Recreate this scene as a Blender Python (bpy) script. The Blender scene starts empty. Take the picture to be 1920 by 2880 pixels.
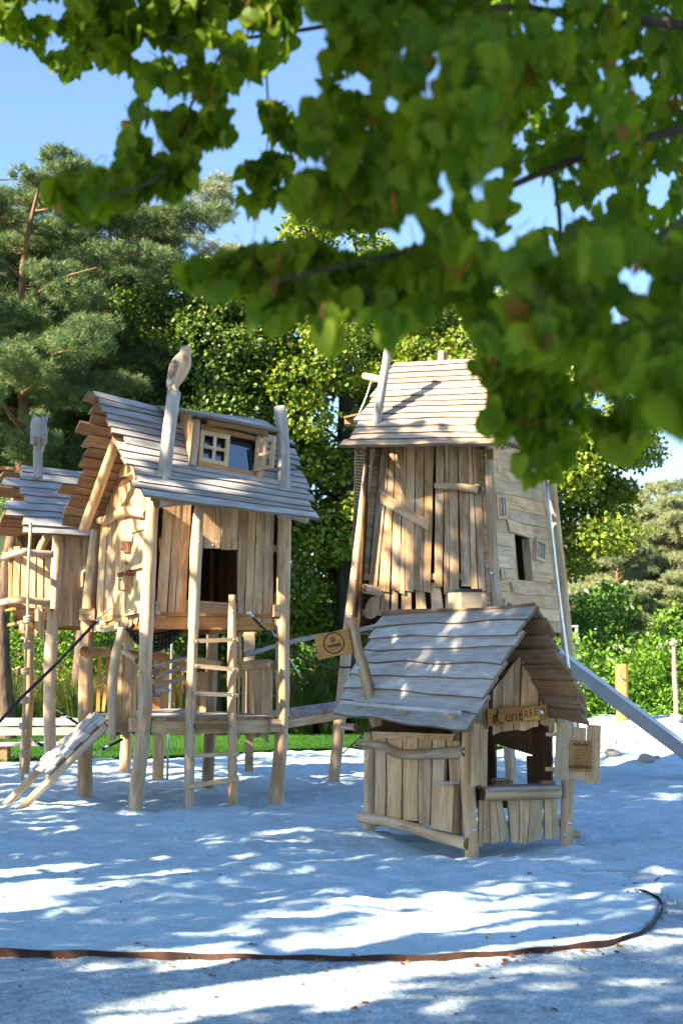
import bpy, math, random
import numpy as np
from mathutils import Vector, noise as mnoise
R = math.radians
rnd = random.Random(7)
sc = bpy.context.scene
COL = sc.collection

# ------------------------------------------------------------------ camera
EYE = 1.6; FPX = 4000.0; HOR = 1890.0
TH = math.atan((HOR - 1440.0) / FPX)
CAM = Vector((0, 0, EYE))
FW = Vector((0, math.cos(TH), math.sin(TH))); UPV = Vector((0, -math.sin(TH), math.cos(TH))); RT = Vector((1, 0, 0))
cd = bpy.data.cameras.new('camera'); cam = bpy.data.objects.new('camera', cd); COL.objects.link(cam)
cam.location = CAM; cam.rotation_euler = (R(90) + TH, 0, 0)
cd.sensor_fit = 'HORIZONTAL'; cd.sensor_width = 24; cd.lens = 50
cd.clip_start = 0.05; cd.clip_end = 3000
cd.dof.use_dof = True; cd.dof.focus_distance = 16.0; cd.dof.aperture_fstop = 3.4
sc.camera = cam

def ray(u, v):
    return RT * ((u - 960) / FPX) + UPV * (-(v - 1440) / FPX) + FW
def P(u, v, Y):                      # the point of the world seen at (u, v), Y metres ahead
    d = ray(u, v); return CAM + d * (Y / d.y)
def G(u, v, z=0.0):                  # the point of level ground seen at (u, v)
    d = ray(u, v); return CAM + d * ((z - EYE) / d.z)
class Plane:
    def __init__(s, a, b, c):
        s.o = Vector(a); s.n = (Vector(b) - s.o).cross(Vector(c) - s.o).normalized()
        if s.n.dot(CAM - s.o) < 0: s.n = -s.n
    def p(s, u, v, off=0.0):
        d = ray(u, v); o = s.o + s.n * off
        return CAM + d * ((o - CAM).dot(s.n) / d.dot(s.n))
def vplane(a, b):
    return Plane(a, b, Vector(a) + Vector((0, 0, 1)))

# ------------------------------------------------------------------ noise (vectorised value noise)
_rs = np.random.RandomState(3); _T = _rs.rand(256, 256)
def vn(x, y):
    xi = np.floor(x).astype(int); yi = np.floor(y).astype(int); fx = x - xi; fy = y - yi
    fx = fx * fx * (3 - 2 * fx); fy = fy * fy * (3 - 2 * fy)
    a = _T[xi % 256, yi % 256]; b = _T[(xi + 1) % 256, yi % 256]; c = _T[xi % 256, (yi + 1) % 256]; d = _T[(xi + 1) % 256, (yi + 1) % 256]
    return (a * (1 - fx) + b * fx) * (1 - fy) + (c * (1 - fx) + d * fx) * fy - 0.5
def sstep(a, b, x):
    t = np.clip((x - a) / (b - a), 0, 1); return t * t * (3 - 2 * t)

# ------------------------------------------------------------------ object helpers
def tag(o, label=None, cat=None, group=None, kind=None):
    if label: o['label'] = label
    if cat: o['category'] = cat
    if group: o['group'] = group
    if kind: o['kind'] = kind
    return o
def empty(name, loc, label, cat, group=None):
    o = bpy.data.objects.new(name, None); COL.objects.link(o); o.location = loc; o.empty_display_size = 0.2
    bpy.context.view_layer.update()
    return tag(o, label, cat, group)
def link(name, me, parent=None):
    o = bpy.data.objects.new(name, me); COL.objects.link(o)
    if parent is not None:
        o.parent = parent
        w = Vector((0, 0, 0)); q = parent
        while q is not None:
            w += Vector(q.location); q = q.parent
        o.location = -w                      # meshes are written in world metres
    return o

class MB:
    def __init__(s):
        s.v = []; s.f = []; s.uv = []; s.r = []; s.m = []; s.s = []
    def face(s, idx, uvs, r, m=0, sm=False):
        s.f.append(idx); s.uv += uvs; s.r += [r] * len(idx); s.m.append(m); s.s.append(sm)
    def prism(s, pts, n, t, g=None, m=(0, 0, 0)):
        """flat outline pts (front), pushed back along -n by t; m = material of front, back, sides; g = grain"""
        pts = [Vector(p) for p in pts]; n = Vector(n).normalized()
        nn = Vector((0, 0, 0))
        for i in range(len(pts)):
            nn += (pts[i] - pts[0]).cross(pts[(i + 1) % len(pts)] - pts[0])
        if nn.dot(n) < 0: pts.reverse()
        if g is None: g = max(((pts[i] - pts[i - 1]) for i in range(len(pts))), key=lambda e: e.length)
        g = Vector(g).normalized(); c = n.cross(g).normalized()
        r = (rnd.random(), rnd.random()); o0 = rnd.random() * 20; o1 = rnd.random() * 20
        U = lambda p: (p.dot(g) + o0, p.dot(c) + o1)
        b = len(s.v); k = len(pts)
        s.v += [tuple(p) for p in pts] + [tuple(p - n * t) for p in pts]
        s.face(list(range(b, b + k)), [U(p) for p in pts], r, m[0])
        s.face(list(range(b + 2 * k - 1, b + k - 1, -1)), [U(p) for p in reversed(pts)], r, m[1])
        for i in range(k):
            j = (i + 1) % k; a = U(pts[i]); d = U(pts[j])
            s.face([b + i, b + k + i, b + k + j, b + j], [a, (a[0], a[1] + t), (d[0], d[1] + t), d], r, m[2])
    def box(s, c, ax, ay, az, m=0, g=None):
        """centre, three half-extent vectors"""
        c = Vector(c); ax = Vector(ax); ay = Vector(ay); az = Vector(az)
        s.prism([c + az - ax - ay, c + az + ax - ay, c + az + ax + ay, c + az - ax + ay], az, az.length * 2, g, (m, m, m))
    def beam(s, a, b, w, h, up=(0, 0, 1), m=0):
        a = Vector(a); b = Vector(b); d = b - a; up = Vector(up); x = d.cross(up).normalized(); z = x.cross(d).normalized()
        s.box((a + b) / 2, d / 2, x * (w / 2), z * (h / 2), m, d)
    def tube(s, path, rad, seg=12, wob=0.06, sub=4, m=(0, 1), caps=True):
        path = [Vector(p) for p in path]
        if not isinstance(rad, (list, tuple)): rad = [rad] * len(path)
        if len(path) == 2:
            path = [path[0], path[0].lerp(path[1], .5), path[1]]; rad = [rad[0], (rad[0] + rad[1]) / 2, rad[1]]
        pp = []; rr = []
        n = len(path)
        for i in range(n - 1):
            p0 = path[max(i - 1, 0)]; p1 = path[i]; p2 = path[i + 1]; p3 = path[min(i + 2, n - 1)]
            for k in range(sub):
                t = k / sub
                pp.append(0.5 * ((2 * p1) + (p2 - p0) * t + (2 * p0 - 5 * p1 + 4 * p2 - p3) * t * t + (3 * p1 - p0 - 3 * p2 + p3) * t ** 3))
                rr.append(rad[i] * (1 - t) + rad[i + 1] * t)
        pp.append(path[-1]); rr.append(rad[-1])
        r = (rnd.random(), rnd.random()); o0 = rnd.random() * 20; sd = rnd.random() * 50
        b = len(s.v); L = 0; Ls = []
        tprev = (pp[1] - pp[0]).normalized()
        x = tprev.orthogonal().normalized()
        for i, p in enumerate(pp):
            tn = (pp[min(i + 1, len(pp) - 1)] - pp[max(i - 1, 0)]).normalized()
            x = (x - tn * x.dot(tn)).normalized(); y = tn.cross(x)
            if i: L += (p - pp[i - 1]).length
            Ls.append(L)
            for k in range(seg):
                a = 2 * math.pi * k / seg
                w = 1 + wob * 2 * mnoise.noise(Vector((math.cos(a) * .8 + sd, math.sin(a) * .8, L * 1.6 + sd))) if wob else 1
                s.v.append(tuple(p + (x * math.cos(a) + y * math.sin(a)) * rr[i] * w))
        per = 2 * math.pi * max(rr)
        for i in range(len(pp) - 1):
            for k in range(seg):
                k2 = (k + 1) % seg
                s.face([b + i * seg + k, b + i * seg + k2, b + (i + 1) * seg + k2, b + (i + 1) * seg + k],
                       [(Ls[i] + o0, k / seg * per), (Ls[i] + o0, (k + 1) / seg * per), (Ls[i + 1] + o0, (k + 1) / seg * per), (Ls[i + 1] + o0, k / seg * per)], r, m[0], True)
        if caps:
            e = b + (len(pp) - 1) * seg
            ring = [(math.cos(2 * math.pi * k / seg) * .1, math.sin(2 * math.pi * k / seg) * .1) for k in range(seg)]
            s.face([b + k for k in range(seg - 1, -1, -1)], ring, r, m[1])
            s.face([e + k for k in range(seg)], ring, r, m[1])
    def dome(s, c, n, r, m=0, sq=.6):
        c = Vector(c); n = Vector(n).normalized(); x = n.orthogonal().normalized(); y = n.cross(x); b = len(s.v); K = 8
        for j, (q, h) in enumerate(((1, 0), (.75, .66), (.0, 1.0))):
            for k in range(K if q else 1):
                a = 2 * math.pi * k / K
                s.v.append(tuple(c + (x * math.cos(a) + y * math.sin(a)) * r * q + n * h * r * sq))
        for k in range(K):
            k2 = (k + 1) % K
            s.face([b + k, b + k2, b + K + k2, b + K + k], [(0, 0)] * 4, (0, 0), m, True)
            s.face([b + K + k, b + K + k2, b + 2 * K], [(0, 0)] * 3, (0, 0), m, True)
    def mesh(s, name, mats):
        me = bpy.data.meshes.new(name); me.from_pydata(s.v, [], s.f)
        u = me.uv_layers.new(name='UVMap'); u.data.foreach_set('uv', np.array(s.uv, dtype=np.float32).ravel())
        u2 = me.uv_layers.new(name='RND'); u2.data.foreach_set('uv', np.array(s.r, dtype=np.float32).ravel())
        for q in mats: me.materials.append(q)
        me.polygons.foreach_set('material_index', s.m); me.polygons.foreach_set('use_smooth', s.s)
        me.update(); return me
    def build(s, name, mats, parent=None):
        if not isinstance(mats, (list, tuple)): mats = [mats, mats, mats]
        return link(name, s.mesh(name, mats), parent)

def wav(a, b, n, amp, nrm, skip_ends=True):
    """points from a to b with a slow wobble along nrm"""
    a = Vector(a); b = Vector(b); nrm = Vector(nrm); out = []; sd = rnd.random() * 100; L = (b - a).length
    for i in range(n + 1):
        t = i / n
        e = min(1, 6 * min(t, 1 - t)) if skip_ends else 1
        out.append(a.lerp(b, t) + nrm * (amp * e * 2 * mnoise.noise(Vector((sd, t * L * 1.7, 0)))))
    return out

# ------------------------------------------------------------------ materials
def newmat(name):
    m = bpy.data.materials.new(name); m.use_nodes = True
    nt = m.node_tree; b = nt.nodes['Principled BSDF']; return m, nt, b
def nd(nt, t, **kw):
    n = nt.nodes.new(t)
    for k, v in kw.items():
        if k.startswith('i_'): n.inputs[k[2:].replace('_', ' ')].default_value = v
        else: setattr(n, k, v)
    return n
def rampn(nt, fac, stops):
    r = nt.nodes.new('ShaderNodeValToRGB'); e = r.color_ramp.elements
    while len(e) < len(stops): e.new(0.5)
    for q, (p, c) in zip(e, stops):
        q.position = p; q.color = (*c, 1) if len(c) == 3 else c
    nt.links.new(fac, r.inputs['Fac']); return r.outputs['Color']
def mixc(nt, a, b, fac, bt='MIX'):
    m = nt.nodes.new('ShaderNodeMix'); m.data_type = 'RGBA'; m.blend_type = bt
    for q, k in ((fac, 0), (a, 6), (b, 7)):
        if hasattr(q, 'is_linked') or hasattr(q, 'links'): nt.links.new(q, m.inputs[k])
        else: m.inputs[k].default_value = q if k == 0 else (*q, 1)
    return m.outputs[2]
def wood(name, light, dark, stain=(.2, .1, .04), stain_amt=.5, var=.42, rough=.75, crack=.6, gs=28, bump=.5, warm=1.0, pale=None):
    m, nt, b = newmat(name); L = nt.links.new
    uv = nd(nt, 'ShaderNodeUVMap', uv_map='UVMap'); rv = nd(nt, 'ShaderNodeUVMap', uv_map='RND')
    sx = nd(nt, 'ShaderNodeSeparateXYZ'); L(rv.outputs[0], sx.inputs[0])
    def nz(sc3, scale, detail, dist=0.0, rough_=.55):
        mp = nd(nt, 'ShaderNodeMapping'); mp.inputs['Scale'].default_value = sc3; L(uv.outputs[0], mp.inputs[0])
        n = nd(nt, 'ShaderNodeTexNoise'); n.inputs['Scale'].default_value = scale; n.inputs['Detail'].default_value = detail
        n.inputs['Distortion'].default_value = dist; n.inputs['Roughness'].default_value = rough_; L(mp.outputs[0], n.inputs['Vector']); return n.outputs['Fac']
    grain = nz((1.0, gs, 1), 1.6, 6, .6)
    blot = nz((1.6, 5, 1), 1.3, 4, 1.2)
    st = nz((1.2, 7, 1), 1.0, 5, 2.0)
    ck = nz((.7, 34, 1), 1.2, 2, .3)
    c = rampn(nt, grain, [(.3, dark), (.62, light)])
    tone = nd(nt, 'ShaderNodeMapRange'); tone.inputs[3].default_value = 1 - var; tone.inputs[4].default_value = 1 + var * .45; L(sx.outputs[0], tone.inputs[0])
    c = mixc(nt, c, rampn(nt, blot, [(.3, (.66, .58, .5)), (.7, (1.14, 1.12, 1.1))]), .85, 'MULTIPLY')
    vm = nd(nt, 'ShaderNodeVectorMath', operation='SCALE'); L(c, vm.inputs[0]); L(tone.outputs[0], vm.inputs['Scale']); c = vm.outputs[0]
    if pale:
        pn = nz((.9, 9, 1), 1.2, 3, .8); pf = nd(nt, 'ShaderNodeMapRange'); pf.inputs[1].default_value = .46; pf.inputs[2].default_value = .62; pf.inputs[4].default_value = .5; L(pn, pf.inputs[0]); c = mixc(nt, c, pale, pf.outputs[0])
    # warm and cool boards
    c = mixc(nt, c, mixc(nt, c, (1 + .08 * warm, 1 - .08 * warm, 1 - .26 * warm), 1.0, 'MULTIPLY'), sx.outputs[1])
    sf = nd(nt, 'ShaderNodeMapRange'); sf.inputs[1].default_value = .56; sf.inputs[2].default_value = .74; sf.inputs[4].default_value = stain_amt; L(st, sf.inputs[0])
    c = mixc(nt, c, stain, sf.outputs[0])
    cf = nd(nt, 'ShaderNodeMapRange'); cf.inputs[1].default_value = .66; cf.inputs[2].default_value = .72; cf.inputs[4].default_value = crack; L(ck, cf.inputs[0])
    c = mixc(nt, c, (dark[0] * .3, dark[1] * .28, dark[2] * .25), cf.outputs[0])
    L(c, b.inputs['Base Color']); b.inputs['Roughness'].default_value = rough; b.inputs['Specular IOR Level'].default_value = .25
    bp = nd(nt, 'ShaderNodeBump'); bp.inputs['Strength'].default_value = bump; bp.inputs['Distance'].default_value = .006; L(grain, bp.inputs['Height']); L(bp.outputs[0], b.inputs['Normal'])
    return m
W_WALL = wood('wood planed boards', (.64, .45, .265), (.49, .315, .165), stain_amt=.45, pale=(.61, .53, .43), warm=.75)
W_POST = wood('wood debarked log', (.60, .45, .30), (.47, .33, .205), stain_amt=.35, crack=.8, gs=16, pale=(.58, .53, .47))
W_GREY = wood('wood weathered grey', (.46, .475, .50), (.345, .355, .37), stain=(.24, .2, .17), stain_amt=.4, var=.28, gs=22, warm=.25)
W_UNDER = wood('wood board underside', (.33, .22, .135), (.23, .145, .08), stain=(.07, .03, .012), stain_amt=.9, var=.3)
W_EDGE = wood('wood board edge', (.40, .28, .18), (.28, .185, .11), stain_amt=.3)
W_REDGE = wood('wood roof board edge', (.25, .20, .155), (.16, .125, .095), stain_amt=.3, warm=.5)
W_END = wood('wood end grain', (.25, .135, .07), (.17, .085, .04), gs=6, stain_amt=.4)
W_PALE = wood('wood pale new boards', (.60, .49, .35), (.49, .38, .25), stain_amt=.3, var=.2)
W_SIGN = wood('wood sign board', (.44, .245, .085), (.33, .165, .05), stain_amt=.3, var=.15, crack=.2)
W_DARK = wood('wood dark brown', (.15, .065, .03), (.08, .035, .018), stain_amt=.4)
W_SIGN2 = wood('wood yellow sign panel', (.58, .37, .12), (.46, .27, .075), stain_amt=.2, var=.1, crack=.1)
W_ROOFP = wood('wood pale roof boards', (.60, .52, .44), (.48, .40, .32), stain=(.25, .16, .1), stain_amt=.4, var=.2, gs=22)
W_ORANGE = wood('wood orange oak', (.52, .30, .12), (.38, .19, .065), stain_amt=.35, var=.25)
W_IN = wood('wood interior boards darkened', (.15, .09, .048), (.09, .052, .026), stain_amt=.5)  # the gloom of the rooms is darkened into this board colour
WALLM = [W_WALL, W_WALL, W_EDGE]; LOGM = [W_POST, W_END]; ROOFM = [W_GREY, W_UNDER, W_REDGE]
def plain(name, col, rough=.6, metal=0.0, noise_=.0, nscale=20, spec=.5):
    m, nt, b = newmat(name); b.inputs['Roughness'].default_value = rough; b.inputs['Metallic'].default_value = metal; b.inputs['Specular IOR Level'].default_value = spec
    if noise_:
        tc = nd(nt, 'ShaderNodeTexCoord'); n = nd(nt, 'ShaderNodeTexNoise'); n.inputs['Scale'].default_value = nscale; n.inputs['Detail'].default_value = 5
        nt.links.new(tc.outputs['Object'], n.inputs['Vector'])
        c = rampn(nt, n.outputs['Fac'], [(.3, tuple(x * (1 - noise_) for x in col)), (.7, tuple(min(1, x * (1 + noise_)) for x in col))])
        nt.links.new(c, b.inputs['Base Color'])
    else: b.inputs['Base Color'].default_value = (*col, 1)
    return m
M_STEEL = plain('galvanised steel', (.62, .64, .66), .32, 1.0, .12, 6)
M_SLIDE = plain('brushed stainless steel', (.22, .225, .24), .45, .5, .1, 3)
M_BLACK = plain('black rope', (.012, .013, .016), .8, 0, .3, 60)
M_HEMP = plain('pale hemp rope', (.48, .38, .25), .9, 0, .35, 70)
M_INK = plain('burnt lettering and opening black', (.02, .013, .009), .8)  # lettering, and black sheets standing in for the dark of openings
M_BAND = plain('dark metal band', (.03, .04, .04), .45, .6)
M_RUST = plain('rusty steel edging', (.05, .02, .012), .8, .2, .5, 9)
M_LAMP = plain('grey painted metal', (.45, .48, .5), .45, .3)
M_ROCK = plain('pale rock', (.36, .31, .26), .9, 0, .35, 7)
M_GLASS, _nt, _b = newmat('window glass')
_b.inputs['Base Color'].default_value = (.015, .03, .055, 1); _b.inputs['Roughness'].default_value = .04; _b.inputs['IOR'].default_value = 2.2; _b.inputs['Specular IOR Level'].default_value = .9

def leafmat(name, a, b2, trans=.35, spec=.3, rough=.5, hole=None, yellow=None):
    m, nt, b = newmat(name); L = nt.links.new
    rv = nd(nt, 'ShaderNodeUVMap', uv_map='UVMap'); sx = nd(nt, 'ShaderNodeSeparateXYZ'); L(rv.outputs[0], sx.inputs[0])
    st = [(0, a), (.85, b2)]
    if yellow: st += [(.985, b2), (.992, yellow)]
    c = rampn(nt, sx.outputs[0], st)
    L(c, b.inputs['Base Color']); b.inputs['Roughness'].default_value = rough; b.inputs['Specular IOR Level'].default_value = spec
    tr = nd(nt, 'ShaderNodeBsdfTranslucent'); L(mixc(nt, c, (1.3, 1.25, .5), 1.0, 'MULTIPLY'), tr.inputs[0])
    mx = nd(nt, 'ShaderNodeMixShader'); mx.inputs[0].default_value = trans; L(b.outputs[0], mx.inputs[1]); L(tr.outputs[0], mx.inputs[2])
    L(mx.outputs[0], nt.nodes['Material Output'].inputs[0]); return m
L_LIME = leafmat('lime leaf', (.052, .128, .006), (.165, .25, .012), .5, .2, .55, yellow=(.20, .115, .02))
L_OAK = leafmat('oak leaf', (.05, .135, .012), (.27, .33, .045), .33, .35, .45)
L_OAKD = leafmat('shaded oak leaf', (.03, .09, .013), (.13, .195, .03), .25, .35, .45)  # oak leaf darkened, the shade of the pines put into its colour
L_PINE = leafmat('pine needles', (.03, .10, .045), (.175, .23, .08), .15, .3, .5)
L_PINEF = leafmat('pine needles sun and haze tint', (.12, .18, .095), (.31, .345, .18), .15, .3, .5)  # paler needles, sunlight and haze put into the colour
L_LAUREL = leafmat('laurel leaf', (.05, .15, .012), (.16, .30, .025), .3, .5, .35)
L_GRASS = leafmat('lawn grass', (.015, .075, .007), (.05, .165, .013), .3, .2, .6)
L_TALL = leafmat('tall ornamental grass', (.025, .08, .016), (.12, .165, .04), .3, .2, .6)
L_PLUME = leafmat('grass plume', (.16, .11, .07), (.32, .24, .14), .4, .1, .8)
L_DEAD = leafmat('dry leaf', (.16, .055, .02), (.36, .14, .045), .2, .2, .7)
L_FLOWER = leafmat('white blossom', (.7, .7, .68), (.8, .8, .78), .3, .1, .8)
def bark(name, a, b2, top=None, z0=4, z1=9):
    m, nt, b = newmat(name); L = nt.links.new
    tc = nd(nt, 'ShaderNodeTexCoord'); mp = nd(nt, 'ShaderNodeMapping'); mp.inputs['Scale'].default_value = (1, 1, .3); L(tc.outputs['Object'], mp.inputs[0])
    n = nd(nt, 'ShaderNodeTexNoise'); n.inputs['Scale'].default_value = 9; n.inputs['Detail'].default_value = 6; L(mp.outputs[0], n.inputs['Vector'])
    c = rampn(nt, n.outputs['Fac'], [(.35, a), (.65, b2)])
    if top:
        sx = nd(nt, 'ShaderNodeSeparateXYZ'); L(tc.outputs['Object'], sx.inputs[0])
        mr = nd(nt, 'ShaderNodeMapRange'); mr.inputs[1].default_value = z0; mr.inputs[2].default_value = z1; L(sx.outputs[2], mr.inputs[0])
        c = mixc(nt, c, top, mr.outputs[0])
    L(c, b.inputs['Base Color']); b.inputs['Roughness'].default_value = .9
    bp = nd(nt, 'ShaderNodeBump'); bp.inputs['Strength'].default_value = .8; bp.inputs['Distance'].default_value = .03; L(n.outputs['Fac'], bp.inputs['Height']); L(bp.outputs[0], b.inputs['Normal'])
    return m
B_PINE = bark('pine bark', (.06, .04, .03), (.15, .1, .075), (.19, .095, .05))
B_OAK = bark('oak bark', (.022, .018, .014), (.065, .052, .04))
# ================================================================== light
SUN_AZ = Vector((-0.86, -0.51, 0)).normalized(); SUN_EL = R(32)
sd_ = bpy.data.lights.new('sun', 'SUN'); so = bpy.data.objects.new('sun', sd_); COL.objects.link(so)
sd_.energy = 4.9; sd_.angle = R(.5); sd_.color = (1, .83, .60)
tosun = (SUN_AZ * math.cos(SUN_EL) + Vector((0, 0, math.sin(SUN_EL)))).normalized()
so.rotation_euler = tosun.to_track_quat('Z', 'Y').to_euler()
w = bpy.data.worlds.new('World'); sc.world = w; w.use_nodes = True
sk = w.node_tree.nodes.new('ShaderNodeTexSky'); sk.sky_type = 'NISHITA'; sk.sun_disc = False
sk.sun_elevation = SUN_EL; sk.sun_rotation = math.atan2(SUN_AZ.x, SUN_AZ.y); sk.air_density = 1.0; sk.dust_density = .3; sk.ozone_density = 4.0
bg = w.node_tree.nodes['Background']; hs_ = w.node_tree.nodes.new('ShaderNodeHueSaturation'); hs_.inputs['Saturation'].default_value = 1.0; w.node_tree.links.new(sk.outputs[0], hs_.inputs['Color']); w.node_tree.links.new(hs_.outputs[0], bg.inputs[0]); bg.inputs[1].default_value = .065
vs = sc.view_settings; vs.view_transform = 'Standard'; vs.look = 'None'; vs.exposure = 2.38; vs.gamma = 1; vs.use_curve_mapping = False
sc.cycles.use_denoising = True; sc.cycles.max_bounces = 8; sc.cycles.transparent_max_bounces = 8
sc.cycles.use_adaptive_sampling = True; sc.cycles.adaptive_threshold = .02
sc.cycles.caustics_reflective = False; sc.cycles.caustics_refractive = False; sc.cycles.sample_clamp_indirect = 6

# ================================================================== ground
def grid_mesh(name, xs, ys, hf, mat, uvs=False):
    X, Y = np.meshgrid(xs, ys); Z = hf(X, Y)
    n, m = X.shape; co = np.stack([X, Y, Z], -1).reshape(-1, 3)
    i = np.arange(n * m).reshape(n, m)
    q = np.stack([i[:-1, :-1], i[:-1, 1:], i[1:, 1:], i[1:, :-1]], -1).reshape(-1, 4)
    return raw_mesh(name, co, q, mat, smooth=True)
def raw_mesh(name, co, faces, mat, uv=None, smooth=False):
    me = bpy.data.meshes.new(name); k = faces.shape[1]; N = len(faces)
    me.vertices.add(len(co)); me.vertices.foreach_set('co', np.ascontiguousarray(co, dtype=np.float32).ravel())
    me.loops.add(N * k); me.loops.foreach_set('vertex_index', faces.astype(np.int32).ravel())
    me.polygons.add(N); me.polygons.foreach_set('loop_start', (np.arange(N) * k).astype(np.int32))
    if smooth: me.polygons.foreach_set('use_smooth', np.ones(N, dtype=bool))
    if uv is not None:
        l = me.uv_layers.new(name='UVMap'); l.data.foreach_set('uv', np.ascontiguousarray(uv, dtype=np.float32).ravel())
    me.materials.append(mat); me.update(calc_edges=True); me.validate(); return me

# edging curve of the sand pit, on the ground
ED = [(-700, 2640), (-300, 2664), (0, 2676), (250, 2682), (514, 2688), (740, 2693), (960, 2696), (1200, 2692), (1450, 2679), (1620, 2662), (1756, 2641), (1829, 2608), (1863, 2556), (1848, 2525), (1799, 2503), (1750, 2488)]
EDG = [G(u, v) for u, v in ED]
def catmull(pts, sub):
    out = []; n = len(pts)
    for i in range(n - 1):
        p0 = pts[max(i - 1, 0)]; p1 = pts[i]; p2 = pts[i + 1]; p3 = pts[min(i + 2, n - 1)]
        for k in range(sub):
            t = k / sub; out.append(0.5 * ((2 * p1) + (p2 - p0) * t + (2 * p0 - 5 * p1 + 4 * p2 - p3) * t * t + (3 * p1 - p0 - 3 * p2 + p3) * t ** 3))
    out.append(pts[-1]); return out
EC = catmull(EDG, 10)
ECa = np.array([(p.x, p.y) for p in EC])
def edge_side(X, Y):
    """signed distance to the edging, positive on the pit's side"""
    sh = X.shape; x = X.ravel(); y = Y.ravel(); best = np.full(x.shape, 1e9); sg = np.ones(x.shape)
    for a, b in zip(ECa[:-1], ECa[1:]):
        d = b - a; L2 = d @ d; t = np.clip(((x - a[0]) * d[0] + (y - a[1]) * d[1]) / L2, 0, 1)
        qx = x - a[0] - t * d[0]; qy = y - a[1] - t * d[1]; ds = qx * qx + qy * qy; c = d[0] * qy - d[1] * qx
        k = ds < best; best[k] = ds[k]; sg[k] = np.sign(c[k])
    return (np.sqrt(best) * sg).reshape(sh)
FEET = [(p.x, p.y, k) for p, k in [(G(u, v), k) for u, v, k in ((378, 2277, 1), (772, 2263, 1), (240, 2244, 1), (583, 2226, 1), (443, 2193, .8), (351, 2177, .8), (144, 2206, 1), (66, 2181, 1), (937, 2204, 1), (1327, 2392, .6), (1039, 2342, .6), (1596, 2381, .6), (531, 2272, .7), (656, 2240, .7), (70, 2264, .8), (28, 2252, .8))]]
def sand_h(X, Y):
    h = .060 * vn(X * 1.3 + 9, Y * 1.1) + .046 * vn(X * 2.6, Y * 2.6 + 31) + .042 * vn(X * 4.7 + 3, Y * 4.7) + .026 * vn(X * 9 + 3, Y * 9) + .010 * vn(X * 21, Y * 21)
    near = sstep(8.4, 10.5, Y); h = h * (.42 + .58 * near)
    h = h + .62 * sstep(23.5, 28.0, Y + .25 * np.sin(X)) * sstep(4.0, 5.6, X) + .25 * sstep(23.8, 27.6, Y) * sstep(4.2, 6, X) * vn(X * 1.1, Y * 1.1)
    for fx, fy, k in FEET: r2 = (X - fx) ** 2 + (Y - fy) ** 2; h = h + k * (.05 * np.exp(-r2 / .022) - .03 * np.exp(-((np.sqrt(r2) - .32) / .13) ** 2)) * (1 + 1.2 * vn(X * 6 + fx, Y * 6))
    # scooped out under the hut's boards
    h = h - .10 * np.exp(-(((X - 1.05) / .55) ** 2 + ((Y - 13.35) / .6) ** 2)) - .05 * np.exp(-(((X - 1.75) / .2) ** 2 + ((Y - 12.95) / .1) ** 2))
    return h
def sand_mesh_h(X, Y):
    h = sand_h(X, Y); s = edge_side(X, Y)
    outside = (s < .030) & (Y < 10.75) & (X < 2.35)
    far = (X > 1.9) & (Y < 10.7) & (s > 0) & (X > 2.0)
    h = np.where(outside, -.22, h)
    return h
ys = np.concatenate([np.arange(7.6, 11.5, .022), np.arange(11.5, 16, .045), np.arange(16, 31.5, .09)])
xs = np.concatenate([np.arange(-14, -4.2, .12), np.arange(-4.2, 4.2, .026), np.arange(4.2, 14, .12)])
def sandmat(name, ca, cb, speck, sp_amt, fine=160):
    m, nt, b = newmat(name); L = nt.links.new
    tc = nd(nt, 'ShaderNodeTexCoord')
    def nz(s, d):
        n = nd(nt, 'ShaderNodeTexNoise'); n.inputs['Scale'].default_value = s; n.inputs['Detail'].default_value = d; L(tc.outputs['Object'], n.inputs['Vector']); return n.outputs['Fac']
    f = nz(fine, 2); g = nz(14, 6); h = nz(2.2, 5); v = nz(38, 1)
    c = rampn(nt, g, [(.3, ca), (.7, cb)])
    c = mixc(nt, c, rampn(nt, f, [(.3, (.55, .55, .55)), (.7, (1.25, 1.25, 1.25))]), 1.0, 'MULTIPLY')
    c = mixc(nt, c, rampn(nt, h, [(.3, (.86, .85, .84)), (.6, (1.04, 1.04, 1.04))]), 1.0, 'MULTIPLY')
    sf = nd(nt, 'ShaderNodeMapRange'); sf.inputs[1].default_value = .70; sf.inputs[2].default_value = .76; sf.inputs[4].default_value = sp_amt; L(v, sf.inputs[0])
    c = mixc(nt, c, speck, sf.outputs[0])
    L(c, b.inputs['Base Color']); b.inputs['Roughness'].default_value = .95; b.inputs['Specular IOR Level'].default_value = .15
    bp = nd(nt, 'ShaderNodeBump'); bp.inputs['Strength'].default_value = .9; bp.inputs['Distance'].default_value = .035; L(g, bp.inputs['Height'])
    bp2 = nd(nt, 'ShaderNodeBump'); bp2.inputs['Strength'].default_value = .4; bp2.inputs['Distance'].default_value = .006; L(f, bp2.inputs['Height']); L(bp.outputs[0], bp2.inputs['Normal'])
    L(bp2.outputs[0], b.inputs['Normal']); return m
M_SAND = sandmat('white sand', (.46, .62, .71), (.57, .72, .79), (.16, .13, .1), .5)
M_GRIT = sandmat('pale grit', (.29, .375, .43), (.54, .64, .69), (.12, .1, .08), .6, 75)
M_SOIL = plain('soil and short turf', (.07, .09, .03), .95, 0, .4, 3)
tag(link('sand', grid_mesh('sand', xs, ys, sand_mesh_h, M_SAND)), kind='structure')
gxs = np.concatenate([np.arange(-14, -3.2, .2), np.arange(-3.2, 3.2, .03), np.arange(3.2, 14, .2)]); gys = np.concatenate([np.arange(-12, 5.5, .25), np.arange(5.5, 12.0, .03)])
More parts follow.
